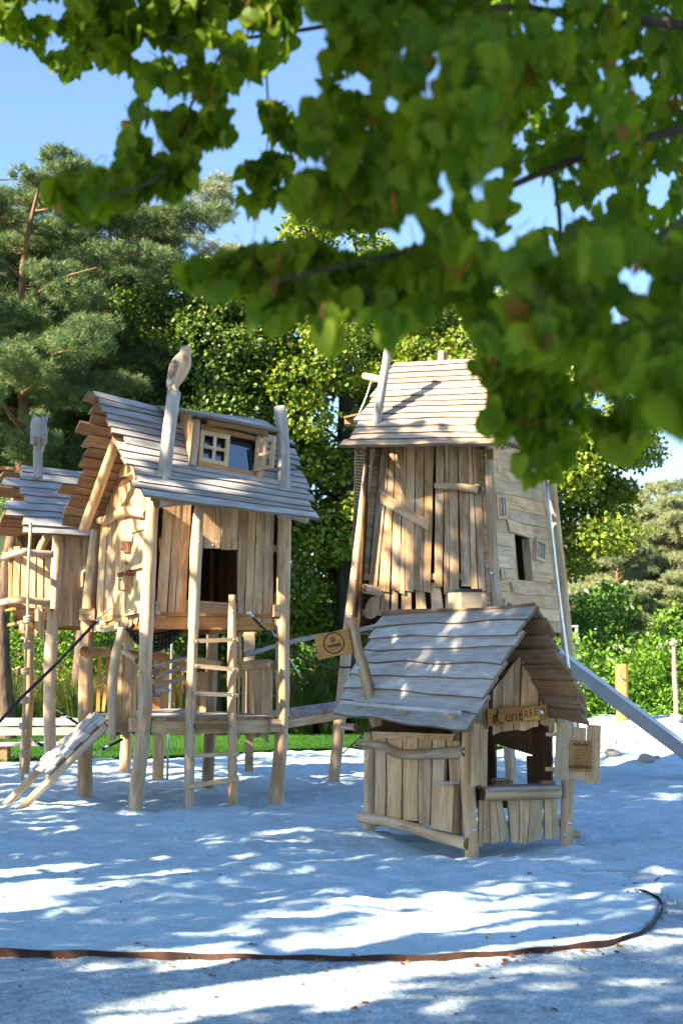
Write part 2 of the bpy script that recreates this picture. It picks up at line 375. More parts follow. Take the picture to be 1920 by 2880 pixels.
def grit_h(X, Y):
    s = edge_side(X, Y)
    h = -.034 + .010 * vn(X * 1.5 + 50, Y * 1.5) + .012 * vn(X * 7, Y * 7 + 5) + .006 * vn(X * 19, Y * 19)
    h = h + .012 * sstep(.5, 2.2, X) * sstep(7.8, 9.4, Y) + .012 * np.exp(-(s / .12) ** 2) * (1 + 2 * vn(X * 5, Y * 5))
    return np.where((s > .035) & (X < 2.3), -.3, h)
tag(link('path', grid_mesh('path', gxs, gys, grit_h, M_GRIT)), kind='structure')
e_mb = MB()
def strip(mb, pts, z0, z1, t):
    for k in range(len(pts) - 1):
        a, b = pts[k], pts[k + 1]; d = (b - a).normalized(); n = Vector((d.y, -d.x, 0))
        za, zb = z1[k], z1[k + 1]
        i0 = len(mb.v)
        mb.v += [(a.x, a.y, z0), (b.x, b.y, z0), (b.x, b.y, zb), (a.x, a.y, za), (a.x - n.x * t, a.y - n.y * t, za), (b.x - n.x * t, b.y - n.y * t, zb)]
        for q in ((0, 1, 2, 3), (3, 2, 5, 4)): mb.face([i0 + j for j in q], [(0, 0)] * 4, (0, 0), 0, True)
ez = [.014 - .016 * max(0, (i - len(EC) * .86) / (len(EC) * .14)) + .004 * math.sin(i * .7) for i in range(len(EC))]
strip(e_mb, EC, -.12, ez, .008)
eo = e_mb.build('edging', [M_RUST]); tag(eo, 'rusty steel edging strip curving round the front of the white sand', 'edging')
e2 = catmull([G(1750, 2488), G(1800, 2482), G(1850, 2475), G(1905, 2466), G(1990, 2456)], 8)
m2 = MB(); strip(m2, e2, -.1, [.006 * math.sin(i * 1.3) + .002 + sand_h(np.array([[p.x]]), np.array([[p.y]]))[0, 0] for i, p in enumerate(e2)], .008)
tag(m2.build('edging', [M_RUST]), 'half buried dark edging strip running off to the right from the curved edging', 'edging')

# lawn
LB = [(-14, 23.2)] + [(G(u, v).x, G(u, v).y) for u, v in ((0, 2151), (220, 2139), (425, 2136), (669, 2124), (804, 2114), (1027, 2109))] + [(2.2, 29.6), (3.6, 30.2)]
lbx = np.array([p[0] for p in LB]); lby = np.array([p[1] for p in LB])
def lawn_edge(x): return np.interp(x, lbx, lby)
lx = np.arange(-14, 3.61, .1); T = np.linspace(0, 1, 60)
Xl = np.repeat(lx[None, :], len(T), 0); Yl = lawn_edge(Xl) + (39.5 - lawn_edge(Xl)) * T[:, None] + .03 * np.sin(Xl * 7) * (1 - T[:, None])
Zl = .03 + .03 * vn(Xl * .8, Yl * .8) + .02
co = np.stack([Xl, Yl, Zl], -1).reshape(-1, 3); ii = np.arange(Xl.size).reshape(Xl.shape)
fq = np.stack([ii[:-1, :-1], ii[:-1, 1:], ii[1:, 1:], ii[1:, :-1]], -1).reshape(-1, 4)
M_LAWN = plain('lawn green', (.022, .09, .009), .9, 0, .35, 6)
tag(link('lawn', raw_mesh('lawn', co, fq, M_LAWN, smooth=True)), kind='structure')
def far_h(X, Y): return np.full(X.shape, -.34) + .2 * sstep(39, 41, Y) + .7 * sstep(27, 32, Y) * sstep(3, 6, X)
gx = np.concatenate([np.linspace(-900, -20, 20), np.linspace(-18, 24, 60), np.linspace(28, 900, 20)]); gy = np.concatenate([np.linspace(-300, 0, 12), np.linspace(2, 60, 80), np.linspace(65, 1400, 30)])
tag(link('ground', grid_mesh('ground', gx, gy, far_h, M_SOIL)), kind='structure')

# ================================================================== foliage builders
def nrm(a): return a / np.maximum(np.linalg.norm(a, axis=1, keepdims=True), 1e-9)
def scatter(name, C, D, Nn, S, tv, tf, mat, rv=None, W=None):
    """one mesh of many small leaf faces. C centres, D tip direction, Nn rough normal, S size"""
    D = nrm(D); X = nrm(np.cross(D, Nn)); Z = np.cross(X, D); N = len(C); k = len(tv); tv = np.array(tv, float)
    Wd = S if W is None else W
    co = C[:, None, :] + (tv[None, :, 0:1] * X[:, None, :]) * Wd[:, None, None] + (tv[None, :, 1:2] * D[:, None, :] + tv[None, :, 2:3] * Z[:, None, :]) * S[:, None, None]
    tf = np.array(tf); F = (tf[None] + (np.arange(N) * k)[:, None, None]).reshape(-1, tf.shape[1])
    if rv is None: rv = _rs.rand(N)
    uv = np.stack([np.repeat(rv, tf.size), np.full(N * tf.size, .5)], -1)
    return raw_mesh(name, co.reshape(-1, 3), F, mat, uv)
LEAF4 = ([(0, 0, 0), (.5, .5, .12), (0, 1, 0), (-.5, .5, .12)], [(0, 1, 2), (0, 2, 3)])
LEAF6 = ([(0, 0, 0), (.38, .3, .1), (.3, .75, .06), (0, 1, -.06), (-.3, .75, .06), (-.38, .3, .1)], [(0, 1, 2), (0, 2, 3), (0, 3, 4), (0, 4, 5)])
BLADE = ([(-.5, 0, 0), (.5, 0, 0), (0, 1, 0)], [(0, 1, 2)])
def rdir(n): return nrm(_rs.randn(n, 3))
def clump_leaves(cl, per, size, up=.5, outer=.6):
    """leaves through ellipsoid clumps (x,y,z,r,flat)"""
    Cs = []; Ns = []
    for (x, y, z, r, fl) in cl:
        n = max(3, int(per * r * r)); d = rdir(n); rad = r * (outer + (1 - outer) * _rs.rand(n)) * (.55 + .45 * _rs.rand(n) ** .5)
        p = d * rad[:, None]; p[:, 2] *= fl; Cs.append(p + np.array([x, y, z])); Ns.append(d)
    C = np.concatenate(Cs); O = np.concatenate(Ns); n = len(C)
    Nn = nrm(O * .7 + rdir(n) * .8 + np.array([0, 0, up])); D = nrm(rdir(n) + O * .6 + np.array([0, 0, -.25]))
    S = size * (.65 + .7 * _rs.rand(n)); return C, D, Nn, S
def limb_mesh(mb, a, b, r0, r1, bend=.25, seg=6):
    a = Vector(a); b = Vector(b); L = (b - a).length; m = [a]
    for t in (.33, .66): m.append(a.lerp(b, t) + Vector((rnd.uniform(-1, 1), rnd.uniform(-1, 1), rnd.uniform(-.3, .8))) * bend * L * .35)
    m.append(b); mb.tube(m, [r0, r0 * .75 + r1 * .25, (r0 + r1) / 2 * .8, r1], seg, .1, 3, (0, 0), False)

def broadleaf(seed, H, base, rad, nclump, per, size, mat, barkm, cr=(.5, 1.1), tr=.25, lean=0.0, zc=None, shape=1.0, limbs=16):
    """(trunk mesh, crown mesh) about the origin"""
    global rnd, _rs
    rnd = random.Random(seed); _rs = np.random.RandomState(seed)
    cl = []; mid = (H + base) / 2; hh = (H - base) / 2
    while len(cl) < nclump:
        d = Vector((rnd.gauss(0, 1), rnd.gauss(0, 1), rnd.gauss(0, 1))).normalized(); q = rnd.uniform(.35, 1) ** .6
        z = mid + d.z * hh * q; prof = 1.0 if shape == 1 else (1 - shape * max(0, (z - mid) / hh))
        wob = .78 + .45 * mnoise.noise(Vector((d.x * 1.6 + seed, d.y * 1.6, d.z * 1.6)))
        p = Vector((d.x * rad * q * prof * wob * 1.15 + lean * z / H, d.y * rad * q * prof * wob * 1.15, z))
        cl.append((p.x, p.y, p.z, rnd.uniform(*cr), rnd.uniform(.55, .85)))
    C, D, Nn, S = clump_leaves(cl, per, size)
    crown = scatter('crown', C, D, Nn, S, *LEAF6, mat)
    mb = MB(); top = Vector((lean * .8, 0, H * .86))
    mb.tube([(0, 0, -.4), (rnd.uniform(-.1, .1), 0, base * .6), (lean * .35 + rnd.uniform(-.2, .2), rnd.uniform(-.2, .2), mid), top], [tr * 1.25, tr, tr * .7, tr * .15], 10, .12, 5, (0, 0), False)
    for i in range(limbs):
        c = rnd.choice(cl); zz = max(base * .75, min(H * .75, c[2] - rnd.uniform(.5, 2.2)))
        limb_mesh(mb, (lean * .5 * zz / H, 0, zz), c[:3], tr * .38 * (1.15 - zz / H), .02)
    return mb.mesh('trunk', [barkm, barkm]), crown

def pine(seed, H, base, rad, limbs, per_tuft=14, tuft=.26, lean=(0, 0), mat=None, tr=.22, fork=False, dens=1.0):
    global rnd, _rs
    rnd = random.Random(seed); _rs = np.random.RandomState(seed)
    mb = MB(); lx, ly = lean
    ax = lambda z: Vector((lx * (z / H) ** 1.5 + .18 * math.sin(z * .7 + seed), ly * (z / H) + .15 * math.cos(z * .6 + seed), z))
    mb.tube([ax(z) + Vector((0, 0, -.4 if z == 0 else 0)) for z in (0, H * .2, H * .4, H * .6, H * .8, H * .97)], [tr * 1.2, tr, tr * .85, tr * .65, tr * .4, .03], 9, .1, 4, (0, 0), False)
    C = []; O = []
    for i in range(limbs):
        f = (i + rnd.random()) / limbs; z = base + (H - base) * f
        L = rad * (1 - .55 * f ** 1.6) * rnd.uniform(.55, 1.1) * (.75 + .5 * min(1, f * 4)); a = i * 2.4 + rnd.uniform(-.5, .5)
        a0 = ax(z * .98); e = a0 + Vector((math.cos(a) * L, math.sin(a) * L, rnd.uniform(-.1, .35) * L))
        limb_mesh(mb, a0, e, tr * .32 * (1.1 - f) + .02, .012, .3, 5)
        for k in range(rnd.randint(4, 7)):
            t = rnd.uniform(.35, 1.08); c = a0.lerp(e, t) + Vector((rnd.gauss(0, .28), rnd.gauss(0, .28), rnd.gauss(.12, .16))) * (L / 2.2)
            r = rnd.uniform(.28, .6) * (L / 2.6 + .35)
            limb_mesh(mb, a0.lerp(e, t * .8), c, .018, .006, .2, 4)
            n = int(dens * 58 * r * r / .2); d = rdir(n); q = d * (r * (.5 + .5 * _rs.rand(n)))[:, None]; q[:, 2] *= .42
            C.append(q + np.array(c)); O.append(nrm(d * .8 + np.array([0, 0, .7])))
    C = np.concatenate(C); O = np.concatenate(O); n = len(C)
    C2 = np.repeat(C, per_tuft, 0); D = nrm(np.repeat(O, per_tuft, 0) * .45 + rdir(n * per_tuft) * .8)
    rv = np.repeat(_rs.rand(n), per_tuft) * .8 + .2 * _rs.rand(n * per_tuft)
    S = tuft * (.6 + .7 * _rs.rand(len(C2))); crown = scatter('crown', C2 + rdir(len(C2)) * .06, D, rdir(len(C2)), S, *BLADE, mat or L_PINE, rv, S * .10)
    return mb.mesh('trunk', [B_PINE, B_PINE]), crown

def put_tree(meshes, name, loc, label, cat='tree', group=None, rz=0.0, s=1.0, sz=None):
    o = bpy.data.objects.new(name, None); COL.objects.link(o); tag(o, label, cat, group)
    for nm, me in zip(('trunk', 'crown'), meshes):
        c = bpy.data.objects.new(nm, me); COL.objects.link(c); c.parent = o
    o.location = loc; o.rotation_euler = (0, 0, rz); o.scale = (s, s, sz or s); return o

# ------------------------------------------------------------------ pines on the left
pA = pine(11, 17.6, 8.0, 3.5, 26, 20, .155, (-.6, 0), L_PINE)
pB = pine(12, 16.2, 6.6, 4.0, 29, 20, .155, (.9, 0), L_PINE)
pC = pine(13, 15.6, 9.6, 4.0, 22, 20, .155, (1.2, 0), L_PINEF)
GP = 'pine trees behind the playground'
def at_u(u, Y): return (u - 960) / FPX * Y
put_tree(pA, 'pine_tree', (at_u(70, 41), 41, .8), 'tall dark pine tree behind the balcony of the smaller playhouse', 'tree', GP, .4, .84)
put_tree(pB, 'pine_tree', (at_u(215, 38.5), 38.5, 0), 'dense blue green pine tree with orange trunk behind the carved owl', 'tree', GP, 0, .94)
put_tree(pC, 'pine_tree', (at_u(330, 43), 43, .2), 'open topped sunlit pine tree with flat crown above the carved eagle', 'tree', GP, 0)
put_tree(pB, 'pine_tree', (at_u(-60, 36), 36, 0), 'pine tree with leaning trunk cut off by the left border of the view', 'tree', GP, 2.4, .92)
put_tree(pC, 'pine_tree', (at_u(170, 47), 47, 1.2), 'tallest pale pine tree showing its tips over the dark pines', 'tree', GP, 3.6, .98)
put_tree(pA, 'pine_tree', (at_u(20, 33.5), 33.5, 0), 'pine tree whose dark leaning trunk rises behind the slatted balcony', 'tree', GP, 3.0, .8)
put_tree(pA, 'pine_tree', (at_u(470, 46), 46, 0), 'slim pine tree between the flat crowned pine and the oaks', 'tree', GP, 2.0, .78)
# far pines on the right
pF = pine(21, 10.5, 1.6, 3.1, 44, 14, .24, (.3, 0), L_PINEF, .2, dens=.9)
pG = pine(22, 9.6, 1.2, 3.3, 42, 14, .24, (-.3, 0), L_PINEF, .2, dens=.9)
GR = 'distant pines on the right'
for i, (u, Y, k, s, lab) in enumerate([
        (1600, 64, 0, .80, 'distant pine tree half hidden by the oak beside the windmill tower'),
        (1690, 72, 1, .90, 'distant sunlit pine tree above the top of the lamp post'),
        (1735, 62, 1, .74, 'lower distant pine tree right behind the square wooden post'),
        (1790, 76, 0, 1.02, 'distant pine tree with bare dead twigs, between square post and thin pole'),
        (1850, 66, 1, .90, 'broad distant pine tree just left of the thin wooden pole'),
        (1890, 82, 0, 1.12, 'tallest distant pine tree rising over the others on the right'),
        (1935, 70, 1, 1.0, 'distant pine tree cut off by the right border of the view'),
        (1990, 63, 0, .95, 'nearest of the distant pines at the extreme right border')]):
    put_tree((pF, pG)[k], 'pine_tree', (at_u(u, Y), Y, .3), lab, 'tree', GR, i * 1.3, s)
# ------------------------------------------------------------------ oaks
oA = broadleaf(31, 14.4, 1.7, 3.3, 110, 900, .115, L_OAK, B_OAK, (.5, 1.1), .3)
oB = broadleaf(32, 11.4, 3.6, 3.7, 110, 900, .115, L_OAK, B_OAK, (.55, 1.1), .27)
GO = 'oak trees behind the windmill tower'
put_tree(oA, 'oak_tree', (at_u(985, 36.5), 36.5, 0), 'tall bright green oak tree filling the gap between house and windmill tower', 'tree', GO, .6)
put_tree(oB, 'oak_tree', (at_u(1470, 37), 37, 0), 'oak tree directly behind the windmill tower, its edge against the pale sky', 'tree', GO, 1.9)
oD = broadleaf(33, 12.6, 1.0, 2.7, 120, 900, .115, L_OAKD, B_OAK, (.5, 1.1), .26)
put_tree(oD, 'oak_tree', (at_u(600, 35.2), 35.2, 0), 'shaded oak tree squeezed between the pines and the tall bright oak', 'tree', GO, 4.2, 1)
put_tree(oA, 'oak_tree', (at_u(1210, 43), 43, 0), 'oak tree farther back, seen just over the ridge of the windmill roof', 'tree', GO, 3.3, 1.0)

# ------------------------------------------------------------------ shade trees beside and behind the photographer, they throw the dappled light
sh = broadleaf(41, 13.0, 3.2, 4.4, 43, 190, .22, L_OAK, B_OAK, (.55, 1.1), .3, limbs=14)
GS = 'shade trees around the sand pit'
for i, (x, y, s, rz) in enumerate([(-12.0, 10.3, 1.14, 0), (-8.2, 3.6, .96, 1.9), (-16.0, 14.6, 1.1, 4.0), (-9.4, -2.2, 1.1, 5.0), (-14.2, 4.6, 1.12, 2.6), (-7.2, 9.6, .86, .8)]):
    put_tree(sh, 'broadleaf_tree', (x, y, -.1), ['leafy tree left of the playground, shading the main house', 'leafy tree behind the viewer, shading the front sand', 'leafy tree at the far left, shading the small house', 'tallest leafy tree behind the viewer on the left', 'leafy tree second in line to the left of the playground', 'smallest leafy tree just outside the view on the left'][i], 'tree', GS, rz, s)

# ------------------------------------------------------------------ hedges
def bush(seed, rx, ry, h, n, size, mat, flowers=0):
    global _rs
    _rs = np.random.RandomState(seed)
    cl = []
    for i in range(int(26 * rx)):
        a = _rs.rand() * 6.28; q = _rs.rand() ** .5; z = h * (.12 + .8 * _rs.rand()); sh_ = (1 - (z / h) ** 3 * .45)
        cl.append((math.cos(a) * rx * q * sh_, math.sin(a) * ry * q * sh_, z, .22 + .3 * _rs.rand(), .9))
    C, D, Nn, S = clump_leaves(cl, n, size, .4); k = C[:, 2] > 0
    D = nrm(D + np.array([0, 0, .5]))
    C, D, Nn, S = C[k], D[k], Nn[k], S[k]
    f = scatter('foliage', C, D, Nn, S, *LEAF4, mat, None, S * .5)
    fl = None
    if flowers:
        i = _rs.choice(np.where(C[:, 2] > h * .55)[0], flowers); c = np.repeat(C[i], 14, 0) + rdir(flowers * 14) * .05
        fl = scatter('blossom', c, rdir(len(c)), rdir(len(c)), np.full(len(c), .05), *LEAF4, L_FLOWER)
    return f, fl
hb1 = bush(51, 1.25, .8, 2.0, 420, .12, L_LAUREL, 3); hb2 = bush(52, 1.15, .8, 1.85, 420, .12, L_LAUREL, 2); hb3 = bush(53, 1.5, .9, 3.2, 420, .12, L_LAUREL, 2)
def put_bush(me, loc, label, group, rz=0, s=1, sz=1):
    o = bpy.data.objects.new('laurel_bush', None); COL.objects.link(o); tag(o, label, 'bush', group)
    for nm, q in zip(('foliage', 'blossom'), me):
        if q: c = bpy.data.objects.new(nm, q); COL.objects.link(c); c.parent = o
    o.location = loc; o.rotation_euler = (0, 0, rz); o.scale = (s, s, sz)
HB = 'evergreen bushes along the sand on the right'
for i, (u, lab) in enumerate([(1560, 'evergreen bush right behind the ticket hut roof'), (1655, 'bright evergreen bush below the metal slide'), (1735, 'evergreen bush directly behind the square wooden post'), (1815, 'evergreen bush with white blossoms between square post and thin pole'), (1890, 'evergreen bush right behind the thin wooden pole'), (1965, 'evergreen bush at the right border beyond the slide')]):
    put_bush((hb1, hb2)[i % 2], (at_u(u, 31.3), 31.3 + .3 * (i % 2), .40), lab, HB, i * 1.1)
HL = 'tall evergreen bushes behind the ornamental grass'
for i, (u, lab) in enumerate([(-40, 'tall evergreen bush at the left border behind the bench'), (70, 'tall evergreen bush behind the knotted rope'), (190, 'tall evergreen bush between the two wooden houses'), (310, 'tall evergreen bush left behind the main house posts'), (430, 'tall evergreen bush under the middle of the main house'), (560, 'tall evergreen bush behind the ladder of the main house'), (690, 'tall evergreen bush behind the right posts of the main house'), (830, 'tall evergreen bush behind the plank bridge'), (1000, 'tall evergreen bush behind the foot of the windmill tower')]):
    put_bush(hb3, (at_u(u, 40.5), 40.5 + .5 * (i % 2), 0), lab, HL, i * .9, 1.0, 1.0 + .12 * (i % 3))

def ridge_h(X, Y): return -.5 + sstep(58, 66, Y) * (6.2 + 1.2 * np.sin(X * .21) - 3.2 * sstep(8, 12, X) + 4 * sstep(0, -6, X))
tag(link('backing_slope', grid_mesh('backing_slope', np.linspace(-90, 90, 120), np.linspace(57, 110, 30), ridge_h, plain('dark backing slope', (.03, .055, .018), .95, 0, .5, 1.5))), kind='structure')  # solid dark backing added to close bright sky gaps behind the bushes
# the wood farther off, one mass
_rs = np.random.RandomState(58); wc = []
for i in range(560):
    x = -30 + 60 * _rs.rand(); y = 51 + 7 * _rs.rand(); h_ = (10.5 if x < -2 else 5.5) + 1.5 * math.sin(x * .5) - (2.6 if x > 11 else 0); wc.append((x, y, h_ * _rs.rand() ** .8 + .2, .8 + .6 * _rs.rand(), .8))
C, D, Nn, S = clump_leaves(wc, 150, .2); tag(link('woodland', scatter('woodland', C, D, Nn, S, *LEAF4, L_LAUREL, None, S * .7)), kind='stuff')
# ------------------------------------------------------------------ ornamental grass
def tussock(seed, n, h, plumes):
    global _rs
    _rs = np.random.RandomState(seed)
    # each blade is bent: two segments
    a = _rs.rand(n) * 6.283; r = .28 * _rs.rand(n) ** .5; tilt = .12 + .55 * _rs.rand(n); hh = h * (.55 + .5 * _rs.rand(n))
    base = np.stack([np.cos(a) * r, np.sin(a) * r, np.zeros(n)], -1); out = np.stack([np.cos(a + _rs.randn(n) * .5), np.sin(a + _rs.randn(n) * .5), np.zeros(n)], -1)
    mid = base + out * (tilt * hh * .35)[:, None] + np.array([0, 0, 1]) * (hh * .62)[:, None]
    tip = base + out * (tilt * hh)[:, None] + np.array([0, 0, 1]) * (hh * (1.02 - tilt * .35))[:, None]
    sd = nrm(np.cross(out, np.array([0, 0, 1.0]))); wdt = .011
    co = np.stack([base - sd * wdt, base + sd * wdt, mid + sd * wdt * .8, mid - sd * wdt * .8, tip], 1).reshape(-1, 3)
    F = np.array([(0, 1, 2), (0, 2, 3), (3, 2, 4)]); F = (F[None] + (np.arange(n) * 5)[:, None, None]).reshape(-1, 3)
    uv = np.stack([np.repeat(_rs.rand(n), 9), np.full(n * 9, .5)], -1)
    bl = raw_mesh('blades', co, F, L_TALL, uv)
    i = _rs.choice(n, plumes); dr = nrm(tip[i] - mid[i]); k = 26
    t = _rs.rand(plumes * k); c = np.repeat(tip[i] - dr * .05, k, 0) + np.repeat(dr, k, 0) * (t * .26)[:, None]
    pl = scatter('plumes', c, np.repeat(dr, k, 0) + rdir(plumes * k) * .45, rdir(plumes * k), np.full(plumes * k, .05), *BLADE, L_PLUME, None, np.full(plumes * k, .014))
    return bl, pl
ts = [tussock(61, 520, 1.65, 26), tussock(62, 480, 1.5, 34)]
k = 0
for row, (Y, step) in enumerate(((35.6, .78), (36.9, .8), (38.2, .9))):
    x = -9.6 + .35 * row
    while x < 2.4:
        o = bpy.data.objects.new('ornamental_grass', None); COL.objects.link(o)
        tag(o, 'tall feathery ornamental grass clump in the bed beyond the lawn', 'ornamental grass', 'ornamental grass clumps beyond the lawn', 'thing')
        for nm, q in zip(('blades', 'plumes'), ts[k % 2]):
            c = bpy.data.objects.new(nm, q); COL.objects.link(c); c.parent = o
        yy = Y - (3.4 if x < -5.5 else 0) * 0
        o.location = (x, yy, .05); o.rotation_euler = (0, 0, k * 1.7); s = .85 + .3 * ((k * 37) % 10) / 10; o.scale = (s, s, s * (.9 if row == 0 else 1.08)); x += step; k += 1
# lawn blades
_rs = np.random.RandomState(71); n = 90000
gx_ = -10.5 + 14.0 * _rs.rand(n); gy_ = lawn_edge(gx_) + (36 - lawn_edge(gx_)) * _rs.rand(n) ** 1.5
C = np.stack([gx_, gy_, np.full(n, .035)], -1); D = nrm(rdir(n) * .45 + np.array([0, 0, 1.0])); S = .045 + .04 * _rs.rand(n)
pt = vn(gx_ * .6, gy_ * .6) + .5
tag(link('grass', scatter('grass', C, D, rdir(n), S, *BLADE, L_GRASS, np.clip(pt * .7 + .3 * _rs.rand(n), 0, 1), np.full(n, .012))), kind='stuff')
# ================================================================== structures
rnd = random.Random(101)
def z2(x, y): return (420 + x * .3444, 960 + y * .3444)
def z1(x, y): return (x * .3401, 960 + y * .3401)
def z3(x, y): return (x * .3061, 1640 + y * .3061)
def z4(x, y): return (300 + x * .4464, 1640 + y * .4464)
def z5(x, y): return (920 + x * .4592, 960 + y * .4592)
def z6(x, y): return (900 + x * .5485, 1660 + y * .5485)
def zr(x, y): return (x * .2041, 1960 + y * .2041)
def zd(x, y): return (200 + x * .2296, 1680 + y * .2296)
def z8(x, y): return (640 + x * .2934, 1660 + y * .2934)
def zh(x, y): return (1300 + x * .2168, 2080 + y * .2168)
def zs(x, y): return (1300 + x * .2806, 1880 + y * .2806)
def zt(x, y): return (1340 + x * .2126, 1220 + y * .2126)
ZV = Vector((0, 0, 1))

def board(mb, pl, q, t=.028, off=None, amp=.004, m=(0, 0, 2), shrink=.5):
    """an upright board on a facade; q = tl, tr, br, bl in picture units; long sides get a natural wobble"""
    (a, b), (c, d), (e, f), (g, h) = q
    off = rnd.uniform(0, .012) if off is None else off
    s = shrink
    tl, tr, brr, bl = pl.p(a + s, b, off), pl.p(c - s, d, off), pl.p(e - s, f, off), pl.p(g + s, h, off)
    cr = (tr - tl).normalized()
    n = max(2, int((bl - tl).length / .25))
    left = wav(tl, bl, n, amp, cr); right = wav(brr, tr, n, amp, cr)
    mb.prism(left + right, pl.n, t, bl - tl, m)
def hboard(mb, pl, q, t=.028, off=None, amp=.004, m=(0, 0, 2)):
    (a, b), (c, d), (e, f), (g, h) = q
    off = rnd.uniform(0, .01) if off is None else off
    tl, tr, brr, bl = pl.p(a, b, off), pl.p(c, d, off), pl.p(e, f, off), pl.p(g, h, off)
    up = (tl - bl).normalized(); n = max(2, int((tr - tl).length / .2))
    mb.prism(wav(tl, tr, n, amp, up) + wav(brr, bl, n, amp, up), pl.n, t, tr - tl, m)
def bolt(parent, pos, n, r=.02):
    mb = MB(); mb.dome(pos, n, r, 0); return mb.build('bolt', [M_STEEL] * 3, parent)
def screws(mb, pl, pts, r=.007):
    for (u, v) in pts: mb.dome(pl.p(u, v, .014), pl.n, r, 0)
def roof_slope(mb, RL, RR, EL, ER, rows, t=.03, lap=.035, rag=(.06, .05), amp=.012, out=None, cuts=None, tilt=.022):
    RL, RR, EL, ER = map(Vector, (RL, RR, EL, ER)); n = (RR - RL).cross(EL - RL).normalized()
    if n.dot(out) < 0: n = -n
    L = lambda s: RL.lerp(EL, s); Q = lambda s: RR.lerp(ER, s)
    if isinstance(rows, int):
        rows = [i / rows + (rnd.uniform(-.16, .16) / rows if 0 < i < rows else 0) for i in range(rows + 1)]
    H = (EL - RL).length; W = (RR - RL).length
    for i in range(len(rows) - 1):
        s0 = max(0, rows[i] - lap / H); s1 = rows[i + 1]
        a0 = -rnd.uniform(-.3, 1) * rag[0] / W; a1 = 1 + rnd.uniform(-.3, 1) * rag[1] / W
        a0b = a0 - rnd.uniform(-.2, .6) * rag[0] / W * .5; a1b = a1 + rnd.uniform(-.5, .5) * rag[1] / W * .5
        tl = L(s0).lerp(Q(s0), a0) ; tr = L(s0).lerp(Q(s0), a1)
        bl = L(s1).lerp(Q(s1), a0b) + n * tilt; b_r = L(s1).lerp(Q(s1), a1b) + n * tilt
        dn = (bl - tl).normalized(); k = max(4, int(W / .12))
        low = wav(b_r, bl, k, amp, dn, False)
        top = [tl, tr]
        nn = (tr - tl).cross(bl - tl).normalized()
        if nn.dot(n) < 0: nn = -nn
        base = n * (.002 * (i % 2))
        mb.prism([p + base for p in top + low], nn, t, tr - tl, (0, 1, 2))
    return n
def text(parent, s, pl, u, v, h, off, rot=0.0, name='lettering', align='CENTER', shear=0, bold=0.0, mat=None, sx=1.0):
    c = bpy.data.curves.new(name, 'FONT'); c.body = s; c.size = h; c.extrude = .0012; c.align_x = align; c.align_y = 'CENTER'; c.shear = shear; c.offset = bold; c.resolution_u = 3
    tmp = bpy.data.objects.new('tmp', c); COL.objects.link(tmp); bpy.context.view_layer.update()
    me = bpy.data.meshes.new_from_object(tmp); bpy.data.objects.remove(tmp)
    o = pl.p(u, v, off); z = pl.n; x = (pl.p(u + 4, v, off) - o); x = (x - z * x.dot(z)); x = Vector((x.x, x.y, 0)).normalized(); x = (x - z * x.dot(z)).normalized(); y = z.cross(x)
    cr, sr = math.cos(rot), math.sin(rot); x2 = x * cr + y * sr; y2 = y * cr - x * sr
    for q in me.vertices: q.co = o + x2 * (q.co.x * sx) + y2 * q.co.y + z * q.co.z
    me.materials.clear(); me.materials.append(mat or M_INK); me.update()
    return link(name, me, parent)

# ------------------------------------------------------------------ A: the main house on stilts
FLf, FRf, BLf, BRf = G(378, 2277), G(772, 2263), G(240, 2244), G(583, 2226)
hA = empty('raised_playhouse', FLf.lerp(BRf, .5), 'larger wooden playhouse on tall stilts with a dormer window and a ladder at its front', 'playhouse')
PF = vplane(FLf, FRf)
def post(parent, pts, rads, name='post', mats=LOGM, bury=True, wob=.07):
    pts = [Vector(p) for p in pts]
    if bury: pts[0] = pts[0] + (pts[0] - pts[1]).normalized() * .3
    mb = MB(); mb.tube(pts, rads, 14, wob, 4); return mb.build(name, mats, parent)
YF = FLf.y; YR = FRf.y
post(hA, [P(379, 2277, YF), P(404, 2040, YF), P(409, 1863, YF), P(414, 1720, YF), P(424, 1500, YF), P(431, 1412, YF)], [.098, .088, .084, .086, .078, .076])
post(hA, [P(774, 2263, YR), P(793, 2035, YR), P(794, 1863, YR), P(794, 1740, YR), P(799, 1545, YR), P(801, 1450, YR)], [.097, .08, .086, .084, .088, .084])
post(hA, [P(239, 2244, BLf.y), P(240, 2007, BLf.y), P(246, 1747, BLf.y), P(256, 1650, BLf.y), P(272, 1500, BLf.y), P(288, 1400, BLf.y)], [.10, .092, .092, .085, .075, .07])
post(hA, [P(583, 2226, BRf.y), P(592, 1997, BRf.y), P(597, 1774, BRf.y), P(604, 1500, BRf.y)], [.084, .08, .08, .078])
X1, X2 = G(443, 2193), G(351, 2177)
post(hA, [P(443, 2193, X1.y), P(446, 2050, X1.y), P(448, 1740, X1.y)], [.088, .085, .08])
post(hA, [P(351, 2177, X2.y), P(356, 2060, X2.y), P(364, 1740, X2.y)], [.10, .09, .085])
# --- upper floor
zF = P(600, 1722, YF).z
FLu, FRu, BLu = P(409, 1722, YF), P(796, 1735, YR), P(250, 1722, BLf.y); BRu = Vector((BRf.x + .05, BRf.y, zF))
for q in (FLu, FRu, BLu): q.z = zF
mb = MB(); mb.prism([FLu, FRu, BRu, BLu], ZV, .04)
for a, b in ((FLu, FRu), (FLu, BLu), (FRu, BRu), (BLu, BRu)):
    ins = (FLu.lerp(BRu, .5) - a.lerp(b, .5)).normalized() * .07
    mb.beam(a + ins - ZV * .12, b + ins - ZV * .12, .07, .15)
mb.build('floor', [W_ORANGE] * 3, hA)
